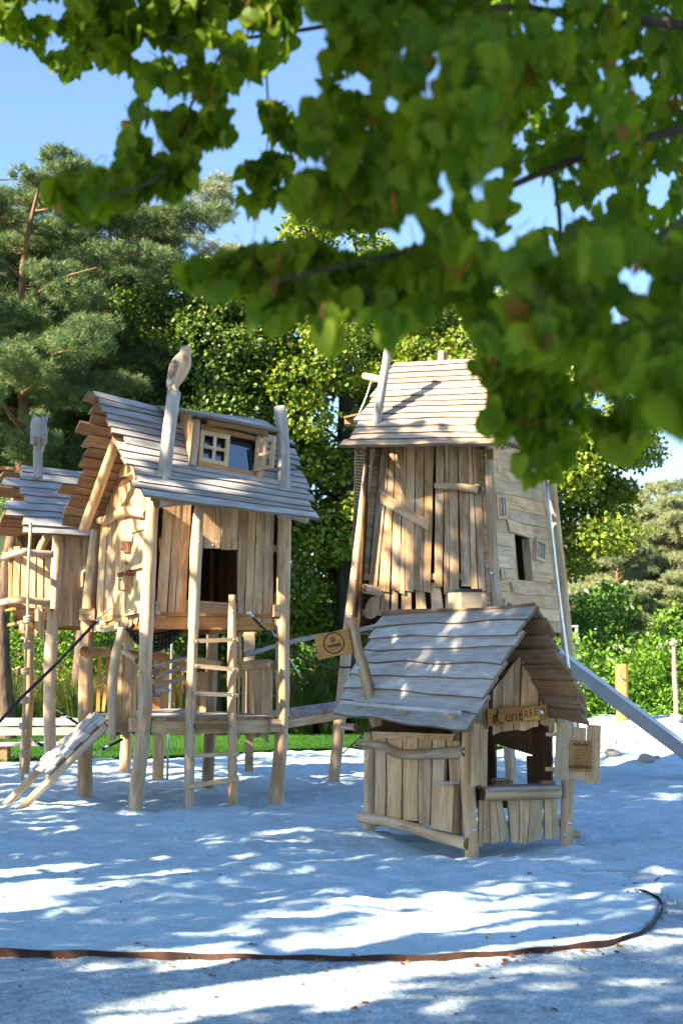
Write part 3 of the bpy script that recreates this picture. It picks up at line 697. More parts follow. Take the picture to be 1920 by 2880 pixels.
# --- front wall
mb = MB()
FB = [((115, 1300), (200, 1300), (139, 2255), (52, 2255)), ((200, 1300), (260, 1300), (205, 2250), (148, 2250)), ((262, 1300), (347, 1300), (297, 2245), (208, 2245)),
      ((443, 1300), (541, 1300), (532, 1690), (440, 1690)), ((541, 1300), (585, 1300), (580, 1690), (534, 1690)), ((585, 1300), (682, 1300), (670, 1706), (582, 1700)), ((682, 1300), (733, 1300), (722, 1702), (672, 1700)),
      ((733, 1300), (812, 1300), (772, 2268), (716, 2262)), ((812, 1300), (878, 1300), (842, 2268), (774, 2268)), ((878, 1300), (952, 1300), (916, 2290), (842, 2280)), ((952, 1300), (1028, 1300), (1002, 2308), (920, 2296))]
for q in FB: board(mb, PF, [z2(*p) for p in q], .03, None, .006)
mb.prism([PF.p(*z2(722, 1714), .0), PF.p(*z2(742, 1714), .0), PF.p(*z2(735, 2110), .0), PF.p(*z2(716, 2110), .0)], PF.n, .03)
mb.build('front_wall', WALLM, hA)
mb = MB(); screws(mb, PF, [z2(x, y) for x, y in ((110, 1625), (166, 1605), (262, 1610), (320, 1648), (465, 1628), (520, 1664), (546, 1636), (565, 1666), (597, 1632), (655, 1664), (685, 1652), (706, 1676), (735, 1648), (784, 1690), (850, 1690), (810, 1668), (883, 1674), (930, 1697), (957, 1668), (997, 1700), (130, 2160), (192, 2220), (160, 2170), (227, 2170), (268, 2215), (732, 2230), (760, 2160), (905, 2215), (935, 2250))])
mb.build('screw_heads', [M_STEEL] * 3, hA)
mb = MB(); hboard(mb, PF, [z2(300, 2112), z2(720, 2140), z2(720, 2238), z2(300, 2232)], .09, -.035, 0); mb.build('door_sill', WALLM, hA)
# horizontal rails behind the boards
mb = MB()
for (a, b) in (((200, 1640), (1120, 1700)), ((60, 2190), (1120, 2250))):
    mb.beam(PF.p(*z2(*a), -.085), PF.p(*z2(*b), -.085), .07, .09)
mb.build('wall_rail', [W_WALL] * 3, hA)
for (x0, y0, x1, y1) in ((1010, 2150, 1080, 2250), (42, 2125, 82, 2235)):
    mb = MB(); c = PF.p(*z2((x0 + x1) / 2, (y0 + y1) / 2), .05); fx = (PF.p(*z2(x1, y0)) - PF.p(*z2(x0, y0))) / 2; mb.box(c, fx, PF.n * .05, ZV * (abs(y1 - y0) * .3444 / FPX * YF / 2), 0, fx); mb.build('clamp_block', [W_WALL, W_END, W_END], hA)
# --- gable wall (left)
PGv = Plane(P(411, 1720, YF), P(256, 1720, BLf.y), P(430, 1412, YF))
mb = MB()
GB = [((840, 1340), (905, 1150), (848, 2292), (788, 2285)), ((905, 1150), (985, 925), (938, 2296), (850, 2330)), ((985, 925), (1052, 985), (1030, 2330), (938, 2300)), ((1052, 985), (1122, 1075), (1092, 2345), (1030, 2420)), ((1122, 1075), (1185, 1160), (1140, 2300), (1092, 2300)), ((1185, 1160), (1250, 1255), (1198, 2290), (1140, 2290))]
for q in GB: board(mb, PGv, [z1(*p) for p in q], .03, None, .006)
for q in (((350, 225), (432, 225), (432, 330), (345, 345)), ((455, 210), (510, 210), (505, 262), (450, 262)), ((600, 200), (665, 200), (645, 400), (598, 400)), ((660, 235), (720, 235), (716, 450), (636, 450)), ((720, 235), (760, 235), (748, 300), (708, 328)), ((760, 235), (822, 235), (800, 345), (752, 315))):
    board(mb, PGv, [zd(*p) for p in q], .03, -.006, .002)
mb.build('gable_wall', WALLM, hA)
door = MB()
for x0, x1, y0, y1 in ((1082, 1112, 1520, 2235), (1112, 1146, 1512, 2235), (1146, 1180, 1506, 2235), (1180, 1204, 1500, 2225)):
    board(door, PGv, [z1(x0, y0), z1(x1, y0), z1(x1 - 32, y1), z1(x0 - 36, y1)], .025, .02, .002)
hboard(door, PGv, [z1(1080, 1545), z1(1203, 1500), z1(1200, 1548), z1(1078, 1588)], .03, .045, .002)
hboard(door, PGv, [z1(1042, 1880), z1(1180, 1835), z1(1176, 1868), z1(1040, 1898)], .06, .07, .003)
hboard(door, PGv, [z1(1010, 2262), z1(1160, 2215), z1(1150, 2248), z1(1018, 2276)], .07, .08, .003)
dr = door.build('door', [W_PALE, W_PALE, W_EDGE], hA)
for c in ((1048, 1832), (1044, 1930)): mb = MB(); mb.dome(PGv.p(*z1(*c), .04), PGv.n, .035, 0, .9); mb.build('handle', [W_POST] * 3, dr)
for (x0, y0, x1, y1) in ((1183, 1570, 1206, 1655), (1112, 2150, 1166, 2250)): mb = MB(); board(mb, PGv, [z1(x0, y0), z1(x1, y0), z1(x1, y1), z1(x0, y1)], .06, .075, 0); mb.build('hinge', [W_WALL, W_END, W_END], dr)
mb = MB(); board(mb, PGv, [z1(990, 1640), z1(1066, 1652), z1(1062, 1748), z1(990, 1734)], .03, .06, 0); npl = mb.build('number_plate', [W_DARK, W_DARK, W_ORANGE], hA)
text(npl, '25', PGv, *z1(1020, 1695), .14, .0615, R(-3), 'digits', bold=.006, sx=1.25)
mb = MB(); board(mb, PGv, [z1(976, 1945), z1(1036, 1935), z1(1026, 2050), z1(972, 2062)], .1, .12, 0)
mbx = mb.build('letterbox', [W_PALE, W_PALE, W_PALE], hA)
mb = MB(); board(mb, PGv, [z1(966, 1918), z1(1046, 1898), z1(1040, 1925), z1(968, 1946)], .14, .15, 0); mb.build('lid', [W_DARK] * 3, mbx)
mb = MB(); board(mb, PGv, [z1(984, 1970), z1(1006, 1962), z1(1006, 1974), z1(984, 1984)], .004, .123, 0); mb.build('slot_dark', [M_INK] * 3, mbx)  # no cut, a thin black sheet paints the dark of the slot
mb = MB(); mb.tube([PGv.p(*z1(822, 1480), .06), PGv.p(*z1(905, 1470), .06), PGv.p(*z1(960, 1428), .06), PGv.p(*z1(1060, 1402), .06), PGv.p(*z1(1140, 1418), .05), PGv.p(*z1(1216, 1428), .04)], [.05, .056, .06, .058, .06, .062], 12, .1); mb.build('lintel_log', LOGM, hA)
mb = MB(); mb.tube([PGv.p(*z1(985, 1172), .2), PGv.p(*z1(1112, 1105), -.05)], .055, 12, .05); mb.build('bracket_log', LOGM, hA)
mb = MB(); board(mb, PGv, [z1(1046, 1010), z1(1082, 1040), z1(1080, 1110), z1(1044, 1120)], .004, .014, 0); mb.build('peep_hole_dark', [M_INK] * 3, hA)  # black sheet on the boards, painted dark instead of an opening
# far walls
mb = MB()
for (a, b) in ((FRu, BRu), (BRu, BLu)):
    d = b - a; n = int(d.length / .13); nn = Vector((d.y, -d.x, 0)).normalized()
    for i in range(n):
        p = a.lerp(b, i / n); q = a.lerp(b, (i + .95) / n); h = P(600, 1440, YF).z - zF + .1
        if a is BRu and 5 <= i <= 5: continue
        mb.prism([p - ZV * rnd.uniform(.02, .12), q - ZV * rnd.uniform(.02, .12), q + ZV * h + (q - FLu).normalized() * 0, p + ZV * h], nn, .03, ZV)
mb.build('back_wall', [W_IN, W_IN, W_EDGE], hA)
mb = MB(); zc_ = P(600, 1440, YF).z - .02; mb.prism([Vector((q.x, q.y, zc_)) + o_ for q, o_ in ((FLu, Vector((.15, .1, 0))), (FRu, Vector((-.02, .06, 0))), (BRu, Vector((.05, -.03, 0))), (BLu, Vector((.14, -.05, 0))))], ZV, .03); mb.build('sun_block_ceiling', [W_IN] * 3, hA)  # unseen ceiling added to keep the sun out of the room
# --- roof
rL, rR, eL, eR = P(295, 1106, 17.15), P(799, 1232, 17.98), P(414, 1398, 16.27), P(890, 1460, 17.0)
up = Vector((0, -1, 1))
mb = MB(); nA = roof_slope(mb, rL, rR, eL, eR, 14, .032, .03, (.16, .12), .010, up)
mb.build('roof_slope', ROOFM, hA)
bL = P(186, 1478, 18.25); bR = bL + (eR - eL) * .97
mb = MB(); roof_slope(mb, rL - ZV * .01, rR - ZV * .01, bL, bR, 13, .032, .03, (.22, .1), .012, Vector((0, 1, 1))); mb.build('roof_slope', ROOFM, hA)
mb = MB(); mb.tube([P(330, 1228, 16.95), P(283, 1360, 17.45), P(236, 1488, 18.0)], [.062, .066, .068], 12, .06); mb.build('barge_log', LOGM, hA)
mb = MB(); mb.tube([P(440, 1413, 16.38), P(560, 1404, 16.8), P(700, 1410, 17.1), P(866, 1462, 17.35)], [.07, .06, .055, .055], 12, .06); mb.build('eaves_log', LOGM, hA)
PRf = Plane(rL, rR, eL)
def on_roof(u, v, pl, off=0): return pl.p(u, v, off)
b0 = on_roof(461, 1337, PRf); Yp = b0.y
post(hA, [P(461, 1337, Yp), P(474, 1215, Yp), P(490, 1101, Yp)], [.086, .082, .082], 'roof_post', [W_GREY, W_PALE])
b1 = on_roof(799, 1388, PRf); Yq = b1.y
post(hA, [P(799, 1388, Yq), P(797, 1256, Yq), P(786, 1143, Yq)], [.08, .08, .076], 'roof_post', [W_GREY, W_PALE])
# --- dormer
d0 = on_roof(545, 1318, PRf, .0); PD = Plane(d0, d0 + (FRf - FLf), d0 + ZV)
dz = empty('dormer', d0, None, None); dz.parent = hA; dz.location = d0 - hA.location
mb = MB(); hboard(mb, PD, [z2(425, 668), z2(895, 782), z2(890, 812), z2(422, 722)], .07, .02, .001, (0, 0, 0)); hboard(mb, PD, [z2(400, 972), z2(860, 1068), z2(858, 1098), z2(396, 1012)], .07, .024, .001, (0, 0, 0))
mb.build('beam', [W_ORANGE] * 3, dz)
for pts, r in (([PD.p(*z2(350, 1020), .02), PD.p(*z2(372, 830), .02), PD.p(*z2(385, 640), .02)], .055), ([PD.p(*z2(898, 1130), .02), PD.p(*z2(903, 950), .02), PD.p(*z2(905, 770), .02)], .05)):
    m_ = MB(); m_.tube(pts, r, 12, .06); m_.build('corner_log', LOGM, dz)
mb = MB(); pn_ = [PD.p(*z2(425, 715), -.12), PD.p(*z2(845, 800), -.12), PD.p(*z2(835, 1068), -.03), PD.p(*z2(398, 985), -.03)]; mb.prism(pn_, (pn_[1] - pn_[0]).cross(pn_[3] - pn_[0]) * (-1 if (pn_[1] - pn_[0]).cross(pn_[3] - pn_[0]).dot(PD.n) < 0 else 1), .01); mb.build('window_pane', [M_GLASS] * 3, dz)
def casement(mb, pl, tl, tr, b_r, bl, w=.045, t=.04, off=.01, nx=1, ny=1):
    A, B, Cc_, D_ = [pl.p(*q, off) for q in (tl, tr, b_r, bl)]; n = pl.n
    E = lambda s, t_: A.lerp(B, s).lerp(D_.lerp(Cc_, s), t_)
    wx = w / (B - A).length; wy = w / (D_ - A).length
    def bar(s0, s1, t0, t1, g): mb.prism([E(s0, t0), E(s1, t0), E(s1, t1), E(s0, t1)], n, t, g)
    vv = D_ - A; hh = B - A
    bar(0, wx, 0, 1, vv); bar(1 - wx, 1, 0, 1, vv); bar(wx, 1 - wx, 0, wy, hh); bar(wx, 1 - wx, 1 - wy, 1, hh)
    for i in range(nx): c = (i + 1) / (nx + 1); bar(c - wx * .38, c + wx * .38, wy, 1 - wy, vv)
    for i in range(ny):
        c = (i + 1) / (ny + 1); xs_ = [wx] + sum([[(k + 1) / (nx + 1) - wx * .38, (k + 1) / (nx + 1) + wx * .38] for k in range(nx)], []) + [1 - wx]
        for k in range(0, len(xs_), 2): bar(xs_[k], xs_[k + 1], c - wy * .38, c + wy * .38, hh)
mb = MB(); casement(mb, PD, z2(424, 722), z2(662, 768), z2(640, 1022), z2(400, 972), .05, .045, .022); mb.build('window_frame', [W_PALE] * 3, dz)
mb = MB(); hng = PD.p(*z2(845, 805), .03); hb = PD.p(*z2(838, 1060), .03); sw = (PD.n * .62 + (FRf - FLf).normalized() * .55)
tipt = P(*z2(1028, 772), (hng + sw * .5).y); tipb = P(*z2(1000, 1032), (hb + sw * .5).y)
PS = Plane(hng, tipt, hb); casement(mb, PS, z2(868, 805), z2(1024, 775), z2(1000, 1032), z2(850, 1062), .045, .035, 0); mb.build('open_casement', [W_PALE] * 3, dz)
mb = MB()
f0, f1 = PD.p(*z2(300, 565), .17), PD.p(*z2(1066, 722), .17); k0, k1 = PRf.p(*z2(60, 520), .05), PRf.p(*z2(930, 640), .05)
mb.prism([f0, f1, k1, k0], ZV, .035, f1 - f0, (0, 1, 2)); mb.build('dormer_roof', ROOFM, dz)
mb = MB(); mb.tube([PD.p(*z2(470, 660), .1), PD.p(*z2(700, 690), .09), PD.p(*z2(960, 750), .1)], [.045, .04, .05], 10, .1, 4, (0, 1)); mb.build('dormer_lintel', [W_UNDER, W_END], dz)
mb = MB()
c0, c1, c2_ = PD.p(*z2(330, 590), -.0), PD.p(*z2(322, 960), -.0), PRf.p(*z2(235, 570), .02)
mb.prism([c0, c1, c2_], Vector((-1, -.2, 0)), .03, ZV); c3, c4, c5 = PD.p(*z2(900, 775)), PD.p(*z2(895, 1090)), PRf.p(*z2(960, 745), .02); mb.build('cheek_board', WALLM, dz); mb = MB(); mb.prism([c3, c4, c5], Vector((1, .2, 0)), .03, ZV)
mb.build('cheek_board', WALLM, dz)
# --- ladder
PL = Plane(FLf + PF.n * .13, FRf + PF.n * .13, FLf + PF.n * .13 + ZV)
lad = empty('ladder', PL.p(590, 2260), None, None); lad.parent = hA; lad.location = lad.location - hA.location
for pts, rr in (([z4(517, 1417), z4(524, 900), z4(545, 350), z2(362, 2290), z2(385, 1700), z2(408, 1340)], [.062, .062, .058, .07, .074, .06]), ([z4(798, 1348), z4(790, 900), z4(789, 350), z4(788, 75)], [.058, .052, .054, .042])):
    pts = [PL.p(*q) for q in pts]; mm = MB(); mm.tube([pts[0] - ZV * .1] + pts[1:], rr, 12, .08); mm.build('rail', LOGM, lad)
for (a, b) in (((540, 366), (826, 356)), ((540, 520), (826, 548)), ((540, 694), (824, 708)), ((502, 1090), (832, 1078)), ((498, 1286), (832, 1232))):
    mm = MB(); mm.beam(PL.p(*z4(*a), .085), PL.p(*z4(*b), .085), .035, .05); rg = mm.build('rung', [W_PALE, W_PALE, W_EDGE], lad)
    for q in (.09, .91): bolt(lad, PL.p(*z4(a[0] + (b[0] - a[0]) * q, a[1] + (b[1] - a[1]) * q), .103), PL.n, .013)
mm = MB(); mm.beam(PL.p(*z4(556, 900), .05), PL.p(*z4(760, 900), .05), .12, .05); mm.build('rung', [W_EDGE] * 3, lad)
for q in ((246, 178), (243, 880), (207, 560)): bolt(hA, PF.p(*z4(*q), .094), PF.n)
for q in ((1120, 207), (1117, 878)): bolt(hA, PF.p(*z4(*q), .084), PF.n)
for q in ((558, 172), (797, 178), (530, 902), (797, 902)): bolt(lad, PL.p(*z4(*q), .06), PL.n, .016)
for q in ((45, 1588), (1128, 1680)): bolt(hA, PF.p(*z2(*q), .085), PF.n)
bolt(hA, PF.p(*z2(408, 1633), .205), PF.n, .016)
mb = MB(); c = P(249, 1729, BLf.y - .12); mb.box(c, Vector((.1, -.02, 0)), Vector((0, .12, 0)), Vector((0, 0, .073)), 0, (1, 0, 0)); cb_ = mb.build('clamp_block', [W_WALL, W_END, W_END], hA); bolt(hA, P(255, 1736, BLf.y - .243), (0, -1, 0))
# --- lower deck
zD = P(600, 2020, YF).z
dq = [Vector((p.x, p.y, zD)) for p in (P(436, 2020, YF - .05), P(777, 2020, YR - .05), P(745, 2000, BRf.y), P(592, 1990, X1.y - .3), P(470, 1990, X1.y - .3), P(250, 2000, BLf.y))]
mb = MB(); cen = sum(dq, Vector()) / 6; fd = (dq[1] - dq[0]).normalized()
bx_ = [(-1.35 + .125 * i) for i in range(24)]
perp = Vector((-fd.y, fd.x, 0))
def clip_band(poly, o, d, lo, hi):
    def cut(pp, val, sgn):
        out = []
        for i in range(len(pp)):
            a, b = pp[i - 1], pp[i]; da = ((a - o).dot(d) - val) * sgn; db = ((b - o).dot(d) - val) * sgn
            if da >= 0: out.append(a)
            if da * db < 0: out.append(a.lerp(b, da / (da - db)))
        return out
    q = cut(poly, lo, 1); return cut(q, hi, -1) if len(q) > 2 else []
for x in bx_:
    q = clip_band(dq, dq[0], fd, x + .003, x + .122)
    if len(q) > 2: mb.prism([p + ZV * rnd.uniform(0, .004) * 0 for p in q], ZV, .035, perp, (0, 0, 2))
mb.build('deck_boards', [W_GREY, W_GREY, W_EDGE], hA)
mb = MB(); e0 = dq[0] - ZV * .115 + perp * .05 + fd * .02; e1 = dq[1] - ZV * .115 + perp * .05
mb.beam(e0, e1, .06, .155); mb.beam(dq[0].lerp(dq[5], .1) - ZV * .115, dq[5] - ZV * .115, .06, .155); mb.beam(dq[1].lerp(dq[2], .1) - ZV * .115, dq[2] - ZV * .115, .06, .155); mb.beam(dq[5] - ZV * .115, dq[4] - ZV * .115, .06, .155); mb.beam(dq[2] - ZV * .115, dq[3] - ZV * .115, .06, .155)
mb.build('deck_beam', [W_WALL, W_END, W_END], hA)
for (x0, y0, x1, y1, of) in ((275, 865, 315, 945, .03), (1020, 855, 1085, 940, .03), (145, 855, 185, 935, .0)):
    mb = MB(); c = PF.p(*z4((x0 + x1) / 2, (y0 + y1) / 2), of); fx = (PF.p(*z4(x1, y0)) - PF.p(*z4(x0, y0))) / 2; mb.box(c, fx, PF.n * .07, ZV * .077, 0, fx); mb.build('clamp_block', [W_WALL, W_END, W_END], hA)
# --- railings of the deck
def railing(name, log, logr, slats, sr, parent, mats=LOGM, rm=None):
    r_ = empty(name, log[0], None, None); r_.parent = parent; r_.location = log[0] - parent.location
    m_ = MB(); m_.tube(log, logr, 12, .1); m_.build('handrail', mats, r_)
    for a, b in slats:
        m_ = MB(); d = (b - a).normalized(); x = d.cross(Vector((0, 1, 0))).normalized(); w_ = sr * rnd.uniform(.75, 1.25)
        lft = wav(a - x * w_, b - x * w_, 4, .006, x); rgt = wav(b + x * w_ * rnd.uniform(.6, 1), a + x * w_, 4, .006, x)
        m_.prism(lft + rgt, (0, -1, 0), .028, b - a); m_.build('slat', [rm or W_WALL, rm or W_WALL, W_EDGE], r_)
    return r_
Yb = X2.y - 1.4
railing('railing', [P(236, 1833, BLf.y - .15), P(322, 1836, Yb), P(386, 1842, Yb), P(430, 1846, Yb), P(480, 1852, Yb), P(530, 1864, Yb)], [.062, .066, .06, .062, .06, .055],
        [(P(*zd(a, 740), Yb + .02), P(*zd(b, 1400), Yb + .02)) for a, b in ((350, 328), (455, 395))] + [(P(*zd(a, 800), Yb + .02), P(*zd(b, 1400), Yb + .02)) for a, b in ((1060, 1020), (1110, 1065), (1190, 1155), (1280, 1245), (1350, 1335), (1490, 1530))], .033, hA, [W_ORANGE, W_END], W_ORANGE)
railing('railing', [P(554, 1861, 19.3), P(592, 1864, 19.2), P(626, 1874, 19.1)], [.06, .055, .055], [(P(*z4(a, 560), 19.2), P(*z4(b, 815), 19.2)) for a, b in ((608, 605), (566, 566))], .04, hA, [W_POST, W_END])
def lr(u, a=662, b=782): t = (u - a) / (b - a); return BRf.y - .1 + (YR - .05 - BRf.y + .1) * t
railing('railing', [P(662, 1863, lr(662)), P(690, 1872, lr(690)), P(722, 1869, lr(722)), P(750, 1866, lr(750)), P(773, 1872, lr(782))], [.05, .06, .062, .056, .056],
        [(P(*z4(a, t), lr(300 + a * .4464) + .03), P(*z4(a - 6 + k * 1.2, b), lr(300 + a * .4464) + .03)) for k, (a, t, b) in enumerate(((836, 290, 985), (866, 495, 830), (892, 545, 970), (913, 500, 965), (936, 545, 975), (958, 490, 972), (982, 480, 975), (1006, 480, 1005), (1030, 540, 880)))], .024, hA)
# tall narrow boards on the left side, beside the ramp
def ll(u): return YF + .05 + (BLf.y - YF) * (395 - u) / 150 * .9
railing('railing', [P(336, 1838, ll(336)), P(352, 1836, ll(352)), P(372, 1848, ll(372)), P(388, 1858, ll(388))], [.035, .04, .04, .04],
        [(P(*zd(a, t), ll(200 + .2296 * a)), P(*zd(b, e), ll(200 + .2296 * a))) for a, b, t, e in ((602, 560, 690, 1640), (630, 588, 690, 1640), (660, 620, 700, 1690), (690, 650, 720, 1720), (718, 685, 740, 1740), (745, 712, 760, 1660), (770, 742, 780, 1640), (796, 770, 795, 1620))], .022, hA)
post(hA, [P(*zd(492, 1745), 17.0), P(*zd(498, 1300), 17.0), P(*zd(508, 1000), 17.0), P(*zd(548, 700), 17.0), P(*zd(600, 480), 17.0), P(*zd(620, 370), 17.0)], [.052, .052, .054, .058, .045, .04], 'crooked_post', LOGM, False)
# three grey sticks across the opening of the deck, and two log ends
mb = MB()
for a, b, c in (((1000, 862), (1200, 800), (1420, 738)), ((1010, 990), (1200, 925), (1420, 855)), ((1000, 1092), (1200, 1050), (1420, 980))): mb.tube([P(*zd(*a), 17.1), P(*zd(b[0], b[1] - 12), 17.5), P(*zd(*c), 17.9)], [.02, .025, .026], 9, .1)
mb.tube([P(*zd(1042, 925), 16.9), P(*zd(985, 915), 17.6)], .04, 10, .05); mb.tube([P(*zd(1000, 1150), 17.0), P(*zd(1190, 1145), 17.6)], .03, 10, .08); mb.tube([P(*zd(1095, 1195), 17.1), P(*zd(1000, 1185), 17.1)], .03, 10, .08)
mb.build('climbing_sticks', [W_GREY, W_END], hA)
# --- ramp with cleats
rp = empty('ramp', G(60, 2258), None, None); rp.parent = hA; rp.location = rp.location - hA.location
r0a, r0b = P(70, 2264, 17.15), P(300, 2040, 17.0); r1a, r1b = P(28, 2252, 17.75), P(262, 2012, 17.65)
for a, b in ((r0a, r0b), (r1a, r1b)):
    mm = MB(); mm.tube([a - (b - a).normalized() * .25, a.lerp(b, .5), b], .05, 12, .06); mm.build('rail', [W_POST, W_PALE], rp)
q0, q1, q2, q3 = P(139, 2178, 17.05), P(89, 2162, 17.7), P(268, 2000, 17.62), P(301, 2022, 16.95)
mb = MB(); K = 7
for i in range(K):
    a, b = i / K, (i + .985) / K; lift = (q2 - q1).cross(q0 - q1).normalized(); lift = lift if lift.z > 0 else -lift
    for s0, s1 in ((0, .49), (.51, 1)):
        A = q0.lerp(q3, a).lerp(q1.lerp(q2, a), s0); B = q0.lerp(q3, b).lerp(q1.lerp(q2, b), s0); C_ = q0.lerp(q3, b).lerp(q1.lerp(q2, b), s1); D_ = q0.lerp(q3, a).lerp(q1.lerp(q2, a), s1)
        o_ = lift * (.018 * (i % 2)); mb.prism([A + o_, B + o_, C_ + o_, D_ + o_], lift, .03, q3 - q0, (0, 1, 1))
mb.build('ramp_boards', [W_GREY, W_UNDER, W_UNDER], rp)
# carved birds
def carved_eagle():
    t = empty('carved_eagle', P(490, 1101, Yp), 'carved wooden eagle perched on the roof post of the larger playhouse', 'carving')
    zE = lambda x, y: P(460 + x * .07225, 960 + y * .07225, Yp)
    mb = MB()
    ring = [((330, 1990), .03), ((330, 1900), .05), ((400, 1650), .075), ((520, 1350), .105), ((620, 1050), .125), ((720, 800), .12), ((800, 600), .09), ((850, 450), .068), ((860, 330), .072), ((850, 230), .06), ((840, 190), .03)]
    mb.tube([zE(*p) for p, r in ring], [r for p, r in ring], 16, .05, 4, (0, 0)); mb.build('body', [W_POST] * 3, t)
    mb = MB()    # beak
    mb.tube([zE(800, 340), zE(740, 370), zE(700, 430)], [.035, .03, .006], 8, 0, 3, (0, 0)); mb.build('beak', [W_POST] * 3, t)
    fy = Vector((0, -.0, 0))
    for side, o_ in ((1, -.095), (-1, .06)):   # wings folded along the body
        mb = MB(); pts = [(480, 780), (620, 790), (720, 860), (745, 960), (680, 1120), (600, 1250), (480, 1440), (330, 1660), (150, 1840), (150, 1640), (190, 1350), (260, 1000), (350, 850)]
        q = [zE(x - (0 if side == 1 else 20), y) + Vector((0, o_ - .02 * math.sin(max(0, (1500 - y)) / 1000 * 3), 0)) for x, y in pts]; mb.prism(q, (-.3, -1, 0), .03, q[8] - q[1])
        wg = mb.build('wing', [W_GREY, W_GREY, W_POST], t)
        if side == 1:
            mg = MB()
            for a, b in (((470, 800), (200, 1500)), ((540, 820), (260, 1560)), ((610, 850), (330, 1500)), ((670, 900), (430, 1400)), ((200, 1380), (610, 1200)), ((280, 1000), (480, 1100)), ((260, 1200), (520, 1000)), ((300, 1330), (640, 940))):
                A, B = zE(*a), zE(*b); mg.tube([A + Vector((0, -.122, 0)), A.lerp(B, .5) + Vector((0, -.130, 0)), B + Vector((0, -.112, 0))], .0045, 5, 0, 2, (0, 0))
            mg.build('carved_feathers', [W_EDGE] * 3, wg)
    mb = MB()
    for k in range(9):
        x = 560 + k * 60; A = zE(x * .55 + 390, 560 + 20 * abs(k - 4)); B = zE(x, 840 - 12 * abs(k - 5)); mb.tube([A + Vector((0, -.10 + .004 * abs(k - 5), 0)), B + Vector((0, -.128 + .009 * abs(k - 5), 0))], .0035, 5, 0, 2, (0, 0))
    mb.dome(zE(985, 340) + Vector((-.01, -.06, 0)), (.5, -1, 0), .012)
    mb.build('carved_plumage', [W_EDGE] * 3, t)
    mb = MB()
    for s in (0, 1): mb.tube([zE(430 + s * 60, 1720) + Vector((0, -.05 + .05 * s, 0)), zE(440 + s * 70, 1900) + Vector((0, -.07 + .05 * s, 0)), zE(560 + s * 20, 1975) + Vector((0, -.08 + .05 * s, 0))], [.03, .022, .015], 8, .05, 3, (0, 0))
    mb.build('feet', [W_POST] * 3, t)
carved_eagle()

# ------------------------------------------------------------------ net, ropes and the bridge
mb = MB(); Yn = 17.2
def nt(s, t): # a hammock of black rope slung under the floor
    a = P(350, 1752, 17.0).lerp(P(520, 1752, 17.6), s); b = P(352, 1752, 18.2).lerp(P(512, 1752, 18.6), s); p = a.lerp(b, t); return p - ZV * (.30 * (1 - (2 * s - 1) ** 2) * (1 - .7 * (2 * t - 1) ** 2) + .05)
for i in range(15): mb.tube([nt(i / 14, k / 8) for k in range(9)], .014, 5, 0, 1, (0, 0))
for i in range(11): mb.tube([nt(k / 10, i / 10) for k in range(11)], .014, 5, 0, 1, (0, 0))
tag(mb.build('rope_net', [M_BLACK] * 3), 'black rope net sagging under the floor of the larger playhouse', 'net')
mb = MB()
for k in range(7):
    y_ = zd(300, 350 + k * 11)[1]; mb.tube([P(267, y_ - 6, 17.6), P(285, y_ + 6 - k, 17.4), P(305, y_ + 6 - k, 17.2), P(332, y_ - 10, 17.0)], .011, 5, 0, 3, (0, 0))
tag(mb.build('woven_basket', [M_HEMP] * 3), 'small pale woven rope basket edge under the gable wall of the larger playhouse', 'basket')
mb = MB(); a = P(298, 1721, 17.1); b = P(0, 2029, 16.4); e = b + (b - a) * .62
mb.tube([a + (b - a) * .09, a.lerp(b, .5) - ZV * .01, b, Vector((e.x, e.y, -.05))], .02, 8, 0, 3, (0, 0)); gy_r = mb.build('guy_rope', [M_BLACK] * 3); tag(gy_r, 'black guy rope running from the gable wall down to the left border', 'rope')
mb = MB(); mb.tube([a + (b - a) * .055, a + (b - a) * .095], .024, 8, 0, 1, (0, 0)); mb.tube([a + Vector((.06, .02, .05)), a + (b - a) * .055], .008, 6, 0, 2, (0, 0)); mb.build('shackle', [M_STEEL] * 3, gy_r)
mb = MB(); cp = [(*z8(200, 215), 16.75), (*z8(320, 345), 17.0), (*z8(450, 455), 17.4), (*z8(560, 545), 17.8), (*z8(700, 640), 18.3), (*z8(800, 692), 18.8), (*z8(900, 722), 19.3), (*z8(1100, 742), 20.0), (*z8(1240, 735), 20.35)]
mb.tube([P(*q) for q in cp], .015, 8, 0, 3, (0, 0)); hr = mb.build('hand_rope', [M_BLACK] * 3); tag(hr, 'dark hand rope sagging from the larger playhouse across to the windmill tower', 'rope')
mb = MB(); mb.dome(P(*z8(205, 218), 16.7), (0, -1, 0), .028); mb.tube([P(*z8(205, 218), 16.7), P(*z8(238, 250), 16.82)], .02, 8, 0, 2, (0, 0)); mb.build('end_fitting', [M_STEEL] * 3, hr)
mb = MB(); mb.tube([P(*z8(395, 345), 17.9), P(*z8(560, 600), 18.0), P(*z8(698, 835), 18.1)], .009, 6, 0, 2, (0, 0)); tag(mb.build('steel_rod', [M_STEEL] * 3), 'thin pale steel rod slanting down behind the right post of the larger playhouse', 'rod')
bd = empty('plank_bridge', P(813, 2018, 18.0), 'sloping plank bridge with one long handrail between playhouse and windmill tower', 'bridge')
f0, f1, g0, g1 = P(780, 2022, 18.0), P(1010, 1986, 19.6), P(757, 2000, 19.2), P(1020, 1962, 20.8)
mb = MB()
for i in range(15):
    a, b = i / 15, (i + .95) / 15; mb.prism([f0.lerp(f1, a), f0.lerp(f1, b), g0.lerp(g1, b), g0.lerp(g1, a)], ZV, .035, g0 - f0, (0, 1, 2))
mb.build('bridge_planks', [W_GREY, W_UNDER, W_EDGE], bd)
mb = MB(); dn = ZV * .085; mb.beam(f0 - dn + Vector((0, .06, 0)), f1 - dn + Vector((0, .06, 0)), .07, .1); mb.beam(g0 - dn, g1 - dn, .07, .1); mb.build('bridge_beam', [W_WALL, W_END, W_END], bd)
